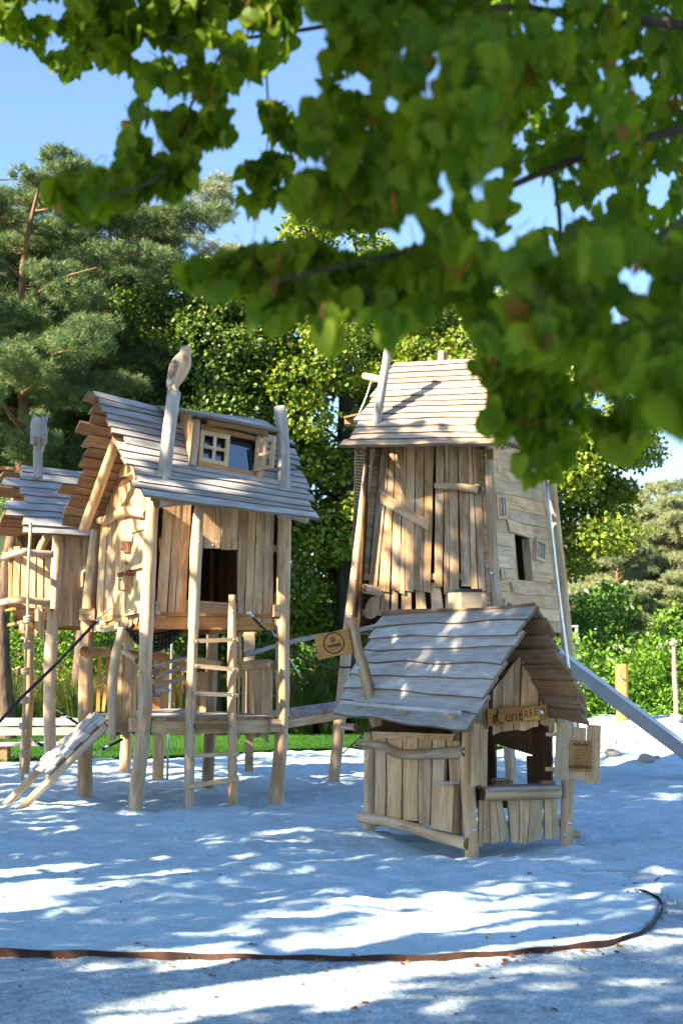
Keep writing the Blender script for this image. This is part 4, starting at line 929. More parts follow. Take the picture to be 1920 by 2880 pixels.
mb = MB(); mb.tube([P(*z8(140, 620), 18.6), P(*z8(300, 585), 18.8), P(*z8(450, 535), 19.0), P(*z8(600, 500), 19.2), P(*z8(830, 450), 19.6), P(*z8(1270, 378), 20.2), P(*z8(1430, 342), 20.5)], [.038, .034, .032, .034, .033, .032, .03], 10, .1); mb.build('handrail', [W_GREY, W_END], bd)
mb = MB(); mb.tube([P(671, 1905, 18.5), P(668, 1800, 18.5), P(663, 1750, 18.5)], [.05, .045, .03], 9, .1); mb.build('handrail_post', LOGM, bd)
mb = MB(); mb.box(P(701, 1800, 21.0), (.08, 0, 0), (0, .04, 0), (0, 0, .45)); mb.box(P(701, 2020, 21.0) * 1, (.06, 0, 0), (0, .04, 0), (0, 0, .78)); tag(mb.build('timber_post', [W_PALE, W_PALE, W_EDGE]), 'pale squared timber post standing behind the larger playhouse', 'post')
for u0, v0, v1, Y_ in ((476, 1660, 2190, 20.6), ):
    mb = MB(); mb.tube([P(470, 2194, Y_), P(480, 1900, Y_), P(486, 1660, Y_)], .016, 8, 0, 2, (0, 0)); tag(mb.build('steel_pole', [M_STEEL] * 3), 'thin steel sliding pole standing behind the middle of the larger playhouse', 'pole')

# ------------------------------------------------------------------ B: the small house at the left
Q1, Q2 = G(66, 2181), G(144, 2206)
hB = empty('raised_playhouse', Q1.lerp(Q2, .5), 'smaller wooden playhouse on stilts with a slatted balcony and a carved owl on its roof', 'playhouse')
post(hB, [P(144, 2206, Q2.y), P(139, 2007, Q2.y), P(141, 1854, Q2.y), P(156, 1640, Q2.y), P(163, 1500, Q2.y)], [.084, .084, .088, .082, .08])
post(hB, [P(66, 2181, Q1.y), P(78, 2007, Q1.y), P(83, 1784, Q1.y), P(92, 1600, Q1.y), P(97, 1500, Q1.y)], [.086, .082, .08, .075, .07])
PB = Plane(P(163, 1640, Q2.y), P(163, 1640, Q2.y) + Vector((.932, .361, 0)), P(163, 1640, Q2.y) + ZV)
mb = MB()
for i, (x0, x1) in enumerate(((448, 520), (520, 602), (602, 672), (672, 735), (735, 800), (800, 870))): board(mb, PB, [z1(x0 + 12, 1580), z1(x1 + 12, 1580), z1(x1, 2362 - 8 * (i % 2)), z1(x0, 2350)], .03, None, .005)
mb.build('front_wall', WALLM, hB)
hoop = MB(); hoop.tube([PB.p(*z1(690, 2190), .03), PB.p(*z1(682, 1950), .03), PB.p(*z1(700, 1900), .03), PB.p(*z1(722, 1925), .03), PB.p(*z1(720, 2000), .03)], .022, 8, .05, 4, (0, 0)); hoop.build('hoop', [M_HEMP] * 3, hB)
mb = MB(); z0 = P(163, 1760, Q2.y).z; mb.beam(Vector((P(64, 1765, Q2.y).x, Q2.y + .05, z0)), Vector((P(64, 1765, Q2.y).x + 2.4, Q2.y + .85, z0)), .09, .12)
mb.beam(Vector((P(70, 1765, Q1.y).x, Q1.y + .1, z0)), Vector((P(70, 1765, Q2.y).x + .1, Q2.y - .1, z0)), .09, .12)
fl0 = P(160, 1755, Q2.y); mb.prism([Vector((fl0.x - .5, fl0.y, z0 + .08)), Vector((fl0.x + 1.9, fl0.y + .8, z0 + .08)), Vector((fl0.x + 1.3, fl0.y + 2.3, z0 + .08)), Vector((fl0.x - 1.1, fl0.y + 1.6, z0 + .08))], ZV, .04)
mb.build('floor', [W_ORANGE] * 3, hB)
mb = MB(); a = Vector((fl0.x + 1.3, fl0.y + 2.3, z0)); b = Vector((fl0.x - 1.0, fl0.y + 1.6, z0)); d = b - a
for i in range(16):
    p = a.lerp(b, i / 16); q = a.lerp(b, (i + .95) / 16); mb.prism([p, q, q + ZV * 1.5, p + ZV * 1.5], (-.36, .93, 0), .03, ZV)
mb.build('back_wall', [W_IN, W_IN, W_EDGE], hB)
r0, r1, e0, e1 = P(50, 1306, 21.1), P(262, 1330, 21.75), P(82, 1500, 20.0), P(300, 1512, 20.8)
mb = MB(); roof_slope(mb, r0, r1, e0, e1, 9, .03, .03, (.28, .1), .012, Vector((0, -1, 1))); mb.build('roof_slope', ROOFM, hB)
bl_ = P(8, 1505, 22.1); mb = MB(); roof_slope(mb, r0 - ZV * .01, r1 - ZV * .01, bl_, bl_ + (e1 - e0), 9, .03, .03, (.34, .1), .012, Vector((0, 1, 1))); mb.build('roof_slope', ROOFM, hB)
mb = MB(); mb.tube([P(106, 1565, 20.3), P(125, 1520, 20.35), P(146, 1492, 20.4)], .06, 10, .08); mb.build('brace_log', LOGM, hB)
post(hB, [P(106, 1345, 20.9), P(106, 1308, 20.9), P(106, 1266, 20.9)], [.072, .07, .07], 'roof_post', [W_GREY, W_PALE], False)
# balcony
bal = empty('balcony', P(40, 1690, 20.3), None, None); bal.parent = hB; bal.location = bal.location - hB.location
Yc0, Yc1, Yc2 = 21.4, 20.1, 20.35
for pts, rr in (([P(2, 1570, Yc0), P(44, 1556, Yc1), P(95, 1557, 20.2), P(148, 1560, Yc2)], .05), ([P(-6, 1700, Yc0), P(40, 1688, Yc1), P(90, 1690, 20.2), P(138, 1696, Yc2)], .05)):
    mm = MB(); mm.tube(pts, rr, 12, .07, 5); mm.build('rail', LOGM, bal)
def sl(u0, u1, v0, v1, Y_, back=.07):
    mm = MB(); A, B, C_, D_ = P(u0, v0, Y_ + back), P(u1, v0, Y_ + back), P(u1 - 2, v1, Y_ + back), P(u0 - 2, v1, Y_ + back)
    mm.prism(wav(A, D_, 5, .008, (1, 0, 0)) + wav(C_, B, 5, .008, (1, 0, 0)), (0, -1, 0), .028, ZV); mm.build('slat', WALLM, bal)
for i, (a, b) in enumerate(((13, 21), (24, 34), (37, 56))): sl(a, b, 1545 - 4 * i, 1722 - 3 * i, Yc0 - (i + .5) * .42, .09)
for a, b in ((61, 79), (84, 101), (106, 121), (127, 142)): sl(a, b, 1545 + rnd.uniform(-6, 6), 1724 + rnd.uniform(-6, 6), 20.25)
mm = MB(); mm.prism([P(6, 1712, Yc0), P(44, 1708, Yc1 + .05), P(150, 1712, Yc2 + .1), P(150, 1706, 21.6)], ZV, .04); mm.build('balcony_floor', [W_ORANGE] * 3, bal)
mb = MB()
for i, (u, v0, v1) in enumerate(((98, 1712, 1792), (104, 1706, 1784), (110, 1716, 1796), (117, 1722, 1808))): A = P(u, v0, 20.0); mb.prism([A, P(u + 6, v0 + 2, 20.0), P(u + 5, v1, 20.0), P(u - 1, v1 - 4, 20.0)], (0, -1, 0), .04, ZV)
mb.build('hanging_stakes', WALLM, hB); mb = MB(); mb.box(P(80, 1768, 20.9), (.11, 0, 0), (0, .12, 0), (0, 0, .075)); mb.build('clamp_block', WALLM, hB)
# carved owl
def carved_owl():
    t = empty('carved_owl', P(106, 1268, 20.9), 'carved wooden owl with ear tufts seen from behind on the smaller playhouse roof', 'carving')
    O = lambda x, y, o=0: P(*z1(x, y), 20.9 + o)
    mb = MB(); ring = [((318, 925), .05), ((322, 900), .075), ((325, 830), .10), ((322, 760), .12), ((320, 700), .12), ((325, 655), .112), ((332, 634), .085)]
    mb.tube([O(*p) for p, r in ring], [r for p, r in ring], 16, .05, 4, (0, 0))
    mb.tube([O(300, 660), O(288, 632), O(279, 604)], [.05, .035, .008], 8, 0, 2, (0, 0)); mb.tube([O(365, 660), O(380, 638), O(390, 616)], [.05, .035, .008], 8, 0, 2, (0, 0)); mb.build('body', [W_GREY] * 3, t)
    mb = MB()
    for xs_ in ((252, 285, 300, 290, 250), (388, 360, 340, 352, 384)):
        q = [O(x, y, -.10) for x, y in zip(xs_, (740, 690, 760, 870, 845))]; mb.prism(q, (0, -1, 0), .05, ZV)
    wg = mb.build('wing', [W_GREY, W_GREY, W_POST], t)
    mb = MB()
    for x in (285, 300, 316, 332, 348): mb.tube([O(x, 790, -.125), O(x + 2, 840, -.12), O(x + 1, 905, -.105)], .003, 5, 0, 2, (0, 0))
    for a, b in (((256, 760), (320, 800)), ((384, 760), (320, 800)), ((258, 790), (320, 830)), ((382, 800), (320, 830))): mb.tube([O(*a, -.12), O(*b, -.135)], .004, 5, 0, 2, (0, 0))
    mb.build('carved_feathers', [W_EDGE] * 3, t)
carved_owl()
# climbing rope with knots
mb = MB(); rp_ = [(86, 1470), (85, 1504), (80, 1606), (78, 1742), (74, 1816), (71, 1889), (69, 1970), (65, 2041), (68, 2117), (61, 2194)]
mb.tube([P(u, v, 19.9) for u, v in rp_], [.022] * 8 + [.026, .034], 8, .1, 6, (0, 0)); kr = mb.build('climbing_rope', [M_HEMP] * 3); tag(kr, 'pale knotted climbing rope hanging below the balcony of the smaller playhouse', 'rope')
for u, v in rp_[3:9]:
    mm = MB(); c = P(u, v, 19.9)
    for s in range(3): mm.tube([c + Vector((math.cos(q) * .045, math.sin(q) * .045, (s - 1) * .026 + math.sin(q + s) * .01)) for q in np.linspace(0, 6.1, 9)], .02, 7, 0, 1, (0, 0))
    mm.build('knot', [M_HEMP] * 3, kr)
# chain between the stilts
for pts, lab in (([(280, 1435), (330, 1462), (395, 1500)], 'black chain with steel links between the stilts of the smaller playhouse'), ([(515, 1165), (600, 1215), (720, 1300)], 'black rope end with steel shackle beside the left post of the larger playhouse'), ([(862, 1575), (960, 1520), (1130, 1435)], 'pair of black ropes with steel shackle low behind the ramp')):
    mb = MB(); A = [P(*z3(*q), 19.8) for q in pts]; mb.tube([A[0].lerp(A[1], .8), A[1], A[2]], .02, 7, .1, 3, (0, 0)); oo = mb.build('rope', [M_BLACK] * 3); tag(oo, lab, 'rope')
    mb = MB(); mb.tube([A[0], A[0].lerp(A[1], .5), A[1]], .012, 6, .3, 3, (0, 0)); mb.tube([A[1].lerp(A[2], .05), A[1].lerp(A[2], .3)], .028, 7, 0, 1, (0, 0)); mb.build('shackle', [M_STEEL] * 3, oo)
# bench
bn = empty('bench', P(100, 2110, 26), 'long wooden bench with a two board backrest on the lawn at the left', 'bench')
Yb_ = 25.6
mb = MB(); mb.prism([P(-160, 2020, Yb_), P(217, 2020, Yb_), P(222, 2040, Yb_), P(-160, 2043, Yb_)], (0, -1, 0), .04); mb.prism([P(-160, 2047, Yb_), P(216, 2046, Yb_), P(222, 2068, Yb_), P(-160, 2070, Yb_)], (0, -1, 0), .04); mb.build('backrest', [W_GREY, W_GREY, W_EDGE], bn)
mb = MB(); s0 = P(-160, 2090, Yb_ - .05); s1 = P(190, 2086, Yb_ - .05); mb.prism([s0, s1, s1 + Vector((0, -.45, 0)), s0 + Vector((0, -.45, 0))], ZV, .05); mb.build('seat', [W_GREY, W_GREY, W_EDGE], bn)
for u in (-120, 184):
    mb = MB(); A = P(u, 2015, Yb_ + .06); mb.box(Vector((A.x, A.y + .04, A.z / 2)), (.09, 0, 0), (0, .045, 0), (0, 0, A.z / 2)); mb.build('leg', [W_WALL] * 3, bn)
for u in (0, ): 
    mb = MB(); A = P(5, 2094, Yb_ - .3); mb.box(Vector((A.x, A.y, A.z / 2)), (.13, 0, 0), (0, .15, 0), (0, 0, A.z / 2 - .03)); mb.build('leg', [W_UNDER] * 3, bn)

# ------------------------------------------------------------------ T: the windmill tower
YL = 20.4
T1 = G(937, 2204); YL = T1.y
T2 = Vector((P(1420, 1694, 20.03).x, 20.03, 0)); T3 = Vector((P(1592, 1700, 21.9).x, 21.9, 0))
tw = empty('windmill_tower', Vector((1.2, 21.0, 0)), 'tall tapering wooden windmill tower with barred windows and a plank roof', 'tower')
post(tw, [P(937, 2204, YL), P(962, 1960, YL), P(981, 1760, YL), P(1000, 1600, YL + .06), P(1024, 1400, YL + .12), P(1045, 1240, YL + .18)], [.088, .085, .078, .07, .068, .066])
post(tw, [P(1440, 2215, 20.0), P(1414, 1900, 20.0), P(1398, 1710, 20.03), P(1386, 1557, 20.1), P(1377, 1350, 20.2), P(1373, 1245, 20.25)], [.082, .08, .078, .07, .07, .064])
post(tw, [P(1618, 2190, 21.9), P(1600, 1900, 21.9), P(1577, 1760, 21.9), P(1556, 1626, 21.8), P(1530, 1400, 21.65), P(1518, 1285, 21.6)], [.075, .06, .056, .055, .055, .05])
post(tw, [P(1625, 2200, 23.0), P(1606, 1900, 23.0), P(1592, 1740, 23.0), P(1578, 1600, 23.0), P(1545, 1300, 22.8)], [.08, .075, .07, .07, .06])
post(tw, [P(1150, 2190, 22.4), P(1140, 1800, 22.4), P(1130, 1300, 22.3)], [.085, .08, .07])
PT = Plane(P(981, 1760, YL), P(1398, 1710, 20.03), P(1045, 1240, YL + .18))
mb = MB()
def tb_(q, off=None): board(mb, PT, [z5(*p) for p in q], .028, off, .007)
lt = [335, 388, 418, 470, 486, 541, 597, 656]; lb = [252, 312, 390, 440, 476, 528, 586, 636]
lb1 = [306, 380, 440, 474, 527, 584, 630, 640]; lv = [1500, 1536, 1530, 1552, 1535, 1532, 1540]
for i in range(7): tb_(((lt[i], 600), (lt[i + 1] - 2, 600), (lb1[i], lv[i]), (lb[i], lv[i] - 10)), .012 + .012 * rnd.random())
rt_ = [665, 720, 745, 799, 858, 884, 932]; rb = [655, 712, 746, 820, 882, 926]; rb1 = [704, 744, 806, 880, 922, 972]; rv_ = [1505, 1550, 1520, 1500, 1544, 1530]
for i in range(6): tb_(((rt_[i], 600), (rt_[i + 1] - 2, 600), (rb1[i], rv_[i]), (rb[i], rv_[i])), .012 + .012 * rnd.random())
mb.build('door_boards', WALLM, tw)
mb = MB(); mb.prism([PT.p(*z5(*q), .055) for q in ((322, 905), (470, 1010), (625, 1098), (616, 1160), (460, 1070), (318, 985))], PT.n, .028); mb.build('diagonal_brace', WALLM, tw)
mb = MB(); mb.tube([PT.p(*z5(660, 884), .08), PT.p(*z5(790, 888), .085), PT.p(*z5(930, 910), .08)], [.05, .052, .056], 12, .08); mb.build('door_bar', LOGM, tw)
mb = MB()   # skirt of odd boards below
for q in (((335, 1480), (386, 1480), (378, 1680), (326, 1680)), ((395, 1480), (436, 1480), (432, 1670), (388, 1680)), ((456, 1480), (518, 1480), (514, 1660), (450, 1668)), ((540, 1480), (590, 1480), (614, 1700), (546, 1700)), ((628, 1480), (690, 1480), (718, 1700), (640, 1700)), ((725, 1480), (775, 1480), (772, 1700), (722, 1700)), ((925, 1480), (975, 1480), (992, 1700), (930, 1700))): tb_(q, -.03)
mb.prism([PT.p(*z5(*q), -.02) for q in ((262, 1570), (290, 1560), (300, 1520), (326, 1520), (318, 1640), (290, 1690), (260, 1702), (230, 1690), (234, 1620))], PT.n, .03, ZV)
mb.beam(PT.p(*z5(210, 1445), -.06), PT.p(*z5(960, 1440), -.06), .06, .09); mb.beam(PT.p(*z5(200, 1660), -.08), PT.p(*z5(990, 1665), -.08), .06, .09)
mb.build('skirt_boards', WALLM, tw)
mb = MB(); c = PT.p(*z5(224, 1515), .2); mb.tube([c, c + (PT.p(*z5(300, 1518)) - PT.p(*z5(224, 1515))) - PT.n * .3], .07, 14, .04); mb.build('log_end', LOGM, tw)
# stepped side returns
mb = MB()
for i in range(13):
    y0 = 640 + i * 62; f = i / 12; xa = 278 - f * 76; xb = 328 - f * 76
    mb.prism([PT.p(*z5(xa + rnd.uniform(-4, 4), y0), -.05), PT.p(*z5(xb, y0), -.05), PT.p(*z5(xb - 5, y0 + 60), -.05), PT.p(*z5(xa - 6 + rnd.uniform(-4, 4), y0 + 60), -.05)], PT.n, .05, PT.p(xb, y0) - PT.p(xa, y0))
mb.build('log_cabin_corner', [W_WALL, W_END, W_END], tw); mb = MB()
for i in range(21):
    y0 = 640 + i * 50; f = i / 20; xa = 921 + f * 54; xb = 952 + f * 52
    mb.prism([PT.p(*z5(xa + rnd.uniform(0, 8), y0), .0), PT.p(*z5(xb, y0), .0), PT.p(*z5(xb + 3, y0 + 48), .0), PT.p(*z5(xa + 3 + rnd.uniform(0, 8), y0 + 48), .0)], PT.n, .12, PT.p(xb, y0) - PT.p(xa, y0))
mb.build('log_cabin_corner', [W_WALL, W_END, W_END], tw)
# right wall: horizontal boards
PR = Plane(P(1398, 1710, 20.08), P(1577, 1760, 21.9), P(1374, 1272, 20.25))
mb = MB(); zlo, zhi = P(1398, 1760, 20.05).z, P(1374, 1272, 20.25).z
def rwall(z, s):   # point on the right wall at height z, s from the corner post to the back post
    t = (z - zlo) / (zhi - zlo); a = P(1404, 1760, 20.08).lerp(P(1380, 1272, 20.25), t); b = P(1578, 1775, 21.85).lerp(P(1519, 1310, 21.6), t)
    a.z = z; b.z = z; return a.lerp(b, s)
zz = zlo - .05; opening = (P(1446, 1638, 20.6).z, P(1446, 1504, 20.6).z)
while zz < zhi + .45:
    h = rnd.uniform(.13, .21); z1_ = zz + h - .006
    segs = [(.0, 1.0)]
    zm = (zz + z1_) / 2
    if opening[0] < zm < opening[1]: segs = [(0, .30), (.60, 1.0)]
    for s0, s1 in segs:
        lo = [rwall(zz, s0 + (s1 - s0) * k / 5) for k in range(6)]; hi = [rwall(z1_, s1 + (s0 - s1) * k / 5) for k in range(6)]
        o_ = PR.n * rnd.uniform(0, .008); mb.prism([p + o_ for p in lo + hi], PR.n, .03, lo[-1] - lo[0])
    zz += h
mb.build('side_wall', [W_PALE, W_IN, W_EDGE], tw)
mb = MB()
for q in (((448, 1290), (500, 1300), (556, 1965), (510, 1960)), ((688, 1378), (740, 1395), (768, 2000), (738, 2000))): board(mb, PR, [zt(*p) for p in q], .12, .02, .002)
of_ = mb.build('window_frame', [W_PALE] * 3, tw)
mb = MB(); hboard(mb, PR, [zt(405, 1130), zt(752, 1240), zt(748, 1396), zt(440, 1285)], .05, .05, .002); mb.build('window_lintel', [W_PALE, W_PALE, W_UNDER], tw)
mb = MB(); mb.prism([PR.p(*zt(*q), .06) for q in ((468, 1960), (640, 1985), (760, 2008), (885, 2002), (897, 2112), (790, 2136), (640, 2130), (490, 2096))], PR.n, .05); mb.build('window_sill', [W_PALE, W_PALE, W_UNDER], tw)
def barred(q, nb=2):
    mb = MB(); casement(mb, PR, *[zt(*p) for p in q], .045, .09, .09, 0, 0); f_ = mb.build('barred_window', [W_PALE, W_PALE, W_ORANGE], tw)
    m2_ = MB(); m2_.prism([PR.p(*zt(*p), .012) for p in q], PR.n, .002); m2_.build('window_dark', [M_INK] * 3, f_)  # black sheet paints the darkness behind the bars
    A, B, C_, D_ = [PR.p(*zt(*p), .075) for p in q]
    for i in range(nb):
        s = .32 + .3 * i; m2_ = MB(); m2_.tube([A.lerp(B, s).lerp(D_.lerp(C_, s), .08), A.lerp(B, s).lerp(D_.lerp(C_, s), .92)], .010, 8, 0, 1, (0, 0)); m2_.build('bar', [M_LAMP] * 3, f_)
barred(((262, 808), (398, 800), (410, 1112), (286, 1130))); barred(((800, 1372), (932, 1440), (916, 1708), (782, 1648))); barred(((385, 2180), (500, 2235), (490, 2400), (380, 2380)))
mb = MB(); board(mb, PR, [zt(318, 1792), zt(382, 1790), zt(380, 1928), zt(328, 1925)], .07, .09, 0); mb.build('nest_box', [W_WALL, W_WALL, W_END], tw)
mb = MB()   # upright boards of the gable over the side wall
gl = [(1384, 1.0), (1398, 0), (1411, 0), (1424, 0), (1437, 0), (1449, 0), (1461, 0), (1473, 0), (1485, 0), (1497, 0), (1509, 0), (1522, 0), (1536, 0), (1552, 0)]
for i in range(len(gl) - 1):
    u0, u1 = gl[i][0], gl[i + 1][0]; apex = 1470
    vt = lambda u: 1050 + abs(u - apex) * 2.0 if u > apex else 1050 + (apex - u) * 2.0
    vb = 1316 + (i * 37 % 11) * 3 + max(0, i - 2) * 2.0
    board(mb, PR, [(u0, max(1020, vt(u0))), (u1, max(1020, vt(u1))), (u1 + 2, vb), (u0 + 2, vb)], .028, .03 + .006 * (i % 2), .003)
mb.build('gable_boards', WALLM, tw)
mb = MB(); ca = [(290, 100), (400, 84), (520, 68), (640, 66), (740, 78)]; cb2 = [(745, 185), (640, 178), (530, 188), (420, 218), (312, 252)]
mb.prism([PR.p(*zt(*q), .07) for q in ca + cb2], PR.n, .025); sgn = mb.build('name_sign', [W_PALE, W_PALE, W_EDGE], tw)
for ch, (x, y), rt__ in zip('MOLEN V', ((335, 188), (378, 178), (420, 160), (458, 150), (500, 136), (0, 0), (560, 132)), (.05, .08, .06, .05, .05, 0, 0)):
    if ch != ' ': text(sgn, ch if ch not in 'EN' else ch.lower(), PR, *zt(x, y), .12 if ch not in 'EN' else .14, .072, rt__, 'lettering', bold=.004, mat=M_BAND, sx=1.15)
mb = MB(); board(mb, PR, [zt(215, 195), zt(302, 190), zt(308, 325), zt(218, 330)], .1, .12, 0); board(mb, PT, [z5(1020, 1) if 0 else (1547, 1634), (1570, 1634), (1573, 1660), (1550, 1660)], .1, -.6 if 0 else .0, 0) if 0 else None; mb.build('clamp_block', [W_WALL, W_END, W_END], tw)
mb = MB(); c = P(1560, 1647, 21.75); mb.box(c, (.065, .03, 0), (0, .08, 0), (0, 0, .072)); mb.build('clamp_block', [W_WALL, W_WALL, W_END], tw); bolt(tw, P(1561, 1647, 21.66), (.2, -1, 0))
for q, yy in (((120, 280), 20.17), ((197, 1838), 20.0)): bolt(tw, P(*zt(*q), yy), (0, -1, 0))
for q in ((258, 762), (175, 1458), (150, 1672)): bolt(tw, P(*z5(*q), YL - .07), (0, -1, 0), .022)
# floors and inner walls so the openings read dark
mb = MB()
for z_ in (zlo - .05, zhi + .2):
    a, b = P(1000, 1700, YL + .1), P(1400, 1700, 20.2); c = rwall(zlo, 1); mb.prism([Vector((a.x, a.y, z_)), Vector((b.x, b.y, z_)), Vector((c.x - .1, c.y, z_)), Vector((a.x + .5, 22.3, z_))], ZV, .04)
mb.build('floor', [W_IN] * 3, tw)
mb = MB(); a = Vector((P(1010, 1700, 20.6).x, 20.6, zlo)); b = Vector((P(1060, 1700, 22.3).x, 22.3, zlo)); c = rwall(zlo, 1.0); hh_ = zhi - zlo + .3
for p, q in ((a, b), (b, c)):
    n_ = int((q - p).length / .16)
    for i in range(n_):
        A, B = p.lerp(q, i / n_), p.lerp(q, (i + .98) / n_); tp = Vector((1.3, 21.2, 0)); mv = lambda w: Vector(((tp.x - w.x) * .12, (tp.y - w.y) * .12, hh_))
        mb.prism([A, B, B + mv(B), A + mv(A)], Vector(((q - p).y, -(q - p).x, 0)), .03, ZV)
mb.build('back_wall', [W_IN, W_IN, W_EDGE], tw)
# roof
rl, rr_, el, er = P(1108, 1020, 21.35), P(1478, 1000, 20.95), P(968, 1256, 20.1), P(1392, 1250, 19.75)
mb = MB(); roof_slope(mb, rl, rr_, el, er, 14, .045, .03, (.07, .08), .014, Vector((0, -1, 1)), None, .03)
mb.build('roof_slope', [W_ROOFP, W_UNDER, W_REDGE], tw)
b_l = rl + Vector((rl.x - el.x, rl.y - el.y, el.z - rl.z)) + Vector((-.75, 0, 0)); b_r = P(1585, 1268, 22.3)
b_l = b_r - (er - el)
mb = MB(); roof_slope(mb, rl - ZV * .012, rr_ - ZV * .012, b_l, b_r, 14, .04, .03, (.1, .2), .012, Vector((0, 1, 1))); mb.build('roof_slope', ROOFM, tw)
PTR = Plane(rl, rr_, el)
y_ = PTR.p(1060, 1186).y; post(tw, [P(1060, 1186, y_), P(1074, 1090, y_), P(1088, 1000, y_), P(1093, 955, y_)], [.068, .064, .06, .058], 'roof_post', [W_GREY, W_PALE], True)
y_ = 21.7; post(tw, [P(1243, 1060, y_), P(1243, 1020, y_), P(1243.5, 988, y_)], [.072, .07, .07], 'roof_post', [W_POST, W_PALE], False)
mb = MB(); mb.tube([P(1024, 1057, 21.9), P(1050, 1063, 21.7), P(1110, 1078, 21.3)], [.055, .06, .06], 12, .06); mb.build('ridge_log', LOGM, tw)
mb = MB()
for u, v in ((1010, 1262), (1092, 1248), (1225, 1248), (1355, 1254)):
    p = P(u, v, 20.25); mb.tube([p, p + Vector((.1, 1.0, .55))], .065 if u in (1010, 1355) else .035, 12, .04)
mb.build('rafter_end', [W_DARK if 0 else W_ORANGE, W_END], tw)
mb = MB(); mb.prism([P(966, 1171, 21.6), P(1012, 1160, 21.6), P(1030, 1166, 22.4), P(985, 1176, 22.4)], ZV, .03); mb.box(P(990, 1186, 21.8), (.12, 0, 0), (0, .1, 0), (0, 0, .05)); mb.build('side_canopy', [W_UNDER] * 3, tw)
mb = MB(); mb.tube([P(*z5(272, 235), 21.7), P(*z5(235, 350), 21.7), P(*z5(190, 450), 21.7)], .012, 6, .35, 4, (0, 0)); mb.build('chain', [M_STEEL] * 3, tw)
# climbing net on the left of the tower
mb = MB()
nA0, nA1, nB0, nB1 = P(1000, 1250, 21.0), P(1036, 1250, 21.6), P(992, 1530, 20.9), P(1012, 1545, 21.5)
E = lambda s, t: nA0.lerp(nA1, s).lerp(nB0.lerp(nB1, s), t)
for i in range(9): mb.tube([E(i / 8, 0), E(i / 8, .5), E(i / 8, 1)], .009, 5, 0, 1, (0, 0))
for i in range(34): mb.tube([E(0, i / 33), E(.5, i / 33), E(1, i / 33)], .008, 5, 0, 1, (0, 0))
tag(mb.build('climbing_net', [M_BLACK] * 3), 'black rope climbing net hanging on the left side of the windmill tower', 'net')
mb = MB(); mb.tube([P(1536, 1355, 21.2), P(1563, 1603, 21.2), P(1582, 1760, 21.2), P(1597, 1870, 21.2), P(1612, 2000, 21.2), P(1627, 2170, 21.2)], .024, 10, 0, 3, (0, 0)); tag(mb.build('metal_pole', [M_STEEL] * 3), 'bright metal pole leaning along the right corner of the windmill tower', 'pole')
mb = MB(); mb.tube([P(*z8(1100, 1565), 21.5), P(*z8(1180, 1495), 21.5), P(*z8(1330, 1350), 21.3)], .012, 6, 0, 2, (0, 0)); mb.tube([P(*z8(1170, 1508), 21.5), P(*z8(1330, 1512), 21.4)], .012, 6, 0, 2, (0, 0)); mb.tube([P(*z8(1265, 1415), 21.4), P(*z8(1330, 1422), 21.4)], .012, 6, 0, 2, (0, 0)); tag(mb.build('rope_net', [M_BLACK] * 3), 'black rope net strand tied near the front foot of the windmill tower', 'net')
# slide
sl_ = empty('slide', P(1700, 2000, 21.5), 'long straight stainless steel slide coming down from the windmill tower', 'slide')
a0, a1 = P(1590, 1845, 21.3), P(1960, 2122, 21.3); bk = Vector((.12, .42, 0))
dirs = (a1 - a0).normalized(); upn = Vector((-dirs.z, 0, dirs.x)).normalized(); upn = upn if upn.z > 0 else -upn
L0, L1 = a0 - dirs * 1.2, a1 + dirs * .12
mb = MB(); hgt = .19
mb.box((L0 + L1) / 2 - upn * hgt / 2, (L1 - L0) / 2, Vector((0, .012, 0)), upn * hgt / 2, 0)
mb.box((L0 + L1) / 2 + bk - upn * hgt / 2, (L1 - L0) / 2, Vector((0, .012, 0)), upn * hgt / 2, 0)
mb.build('side_panel', [M_SLIDE] * 3, sl_)
mb = MB(); mb.prism([L0 + Vector((0, .013, 0)) - upn * .11, L1 + Vector((0, .013, 0)) - upn * .11, L1 + bk - Vector((0, .013, 0)) - upn * .11, L0 + bk - Vector((0, .013, 0)) - upn * .11], upn, .01); mb.build('sliding_surface', [M_SLIDE] * 3, sl_)
for o_ in (Vector((0, 0, 0)), bk):
    mb = MB(); mb.tube([L0 + o_, (L0 + L1) / 2 + o_, L1 + o_], .022, 10, 0, 2, (0, 0)); mb.build('rim', [M_STEEL] * 3, sl_)
mb = MB(); e_ = Vector((L1.x + .6, L1.y, .16)); mb.prism([L1 - upn * .11, e_, e_ + bk, L1 + bk - upn * .11], upn, .012); mb.build('run_out', [M_SLIDE] * 3, sl_)

# ------------------------------------------------------------------ right background furniture
def mz(u, Y): x = (u - 960) / FPX * Y; return float(sand_h(np.array([[x]]), np.array([[Y]]))[0, 0])
Ysq = 28.3; zb = mz(1745, Ysq) - .15; A = P(1731, 1868, Ysq); B = P(1763, 1868, Ysq); mb = MB(); w_ = (B.x - A.x) / 2; c = (A + B) / 2
q = [Vector((c.x - w_ + .03, Ysq - w_, zb)), Vector((c.x + w_ + .02, Ysq - w_ + .06, zb)), Vector((c.x + w_ + .02, Ysq + w_, zb)), Vector((c.x - w_ + .03, Ysq + w_, zb))]; h_ = A.z - zb
ch = .05; oc = [Vector((c.x + sx * (w_ - (ch if k else 0)), Ysq + sy * (w_ - (0 if k else ch)), A.z)) for sx, sy, k in ((-1, -1, 0), (-1, -1, 1), (1, -1, 1), (1, -1, 0), (1, 1, 0), (1, 1, 1), (-1, 1, 1), (-1, 1, 0))]
mb.prism(oc, ZV, h_, None, (1, 1, 0)); sqp = mb.build('wooden_post', [W_ORANGE, W_END]); tag(sqp, 'thick squared orange oak post with a metal tap in front of the bushes', 'post')
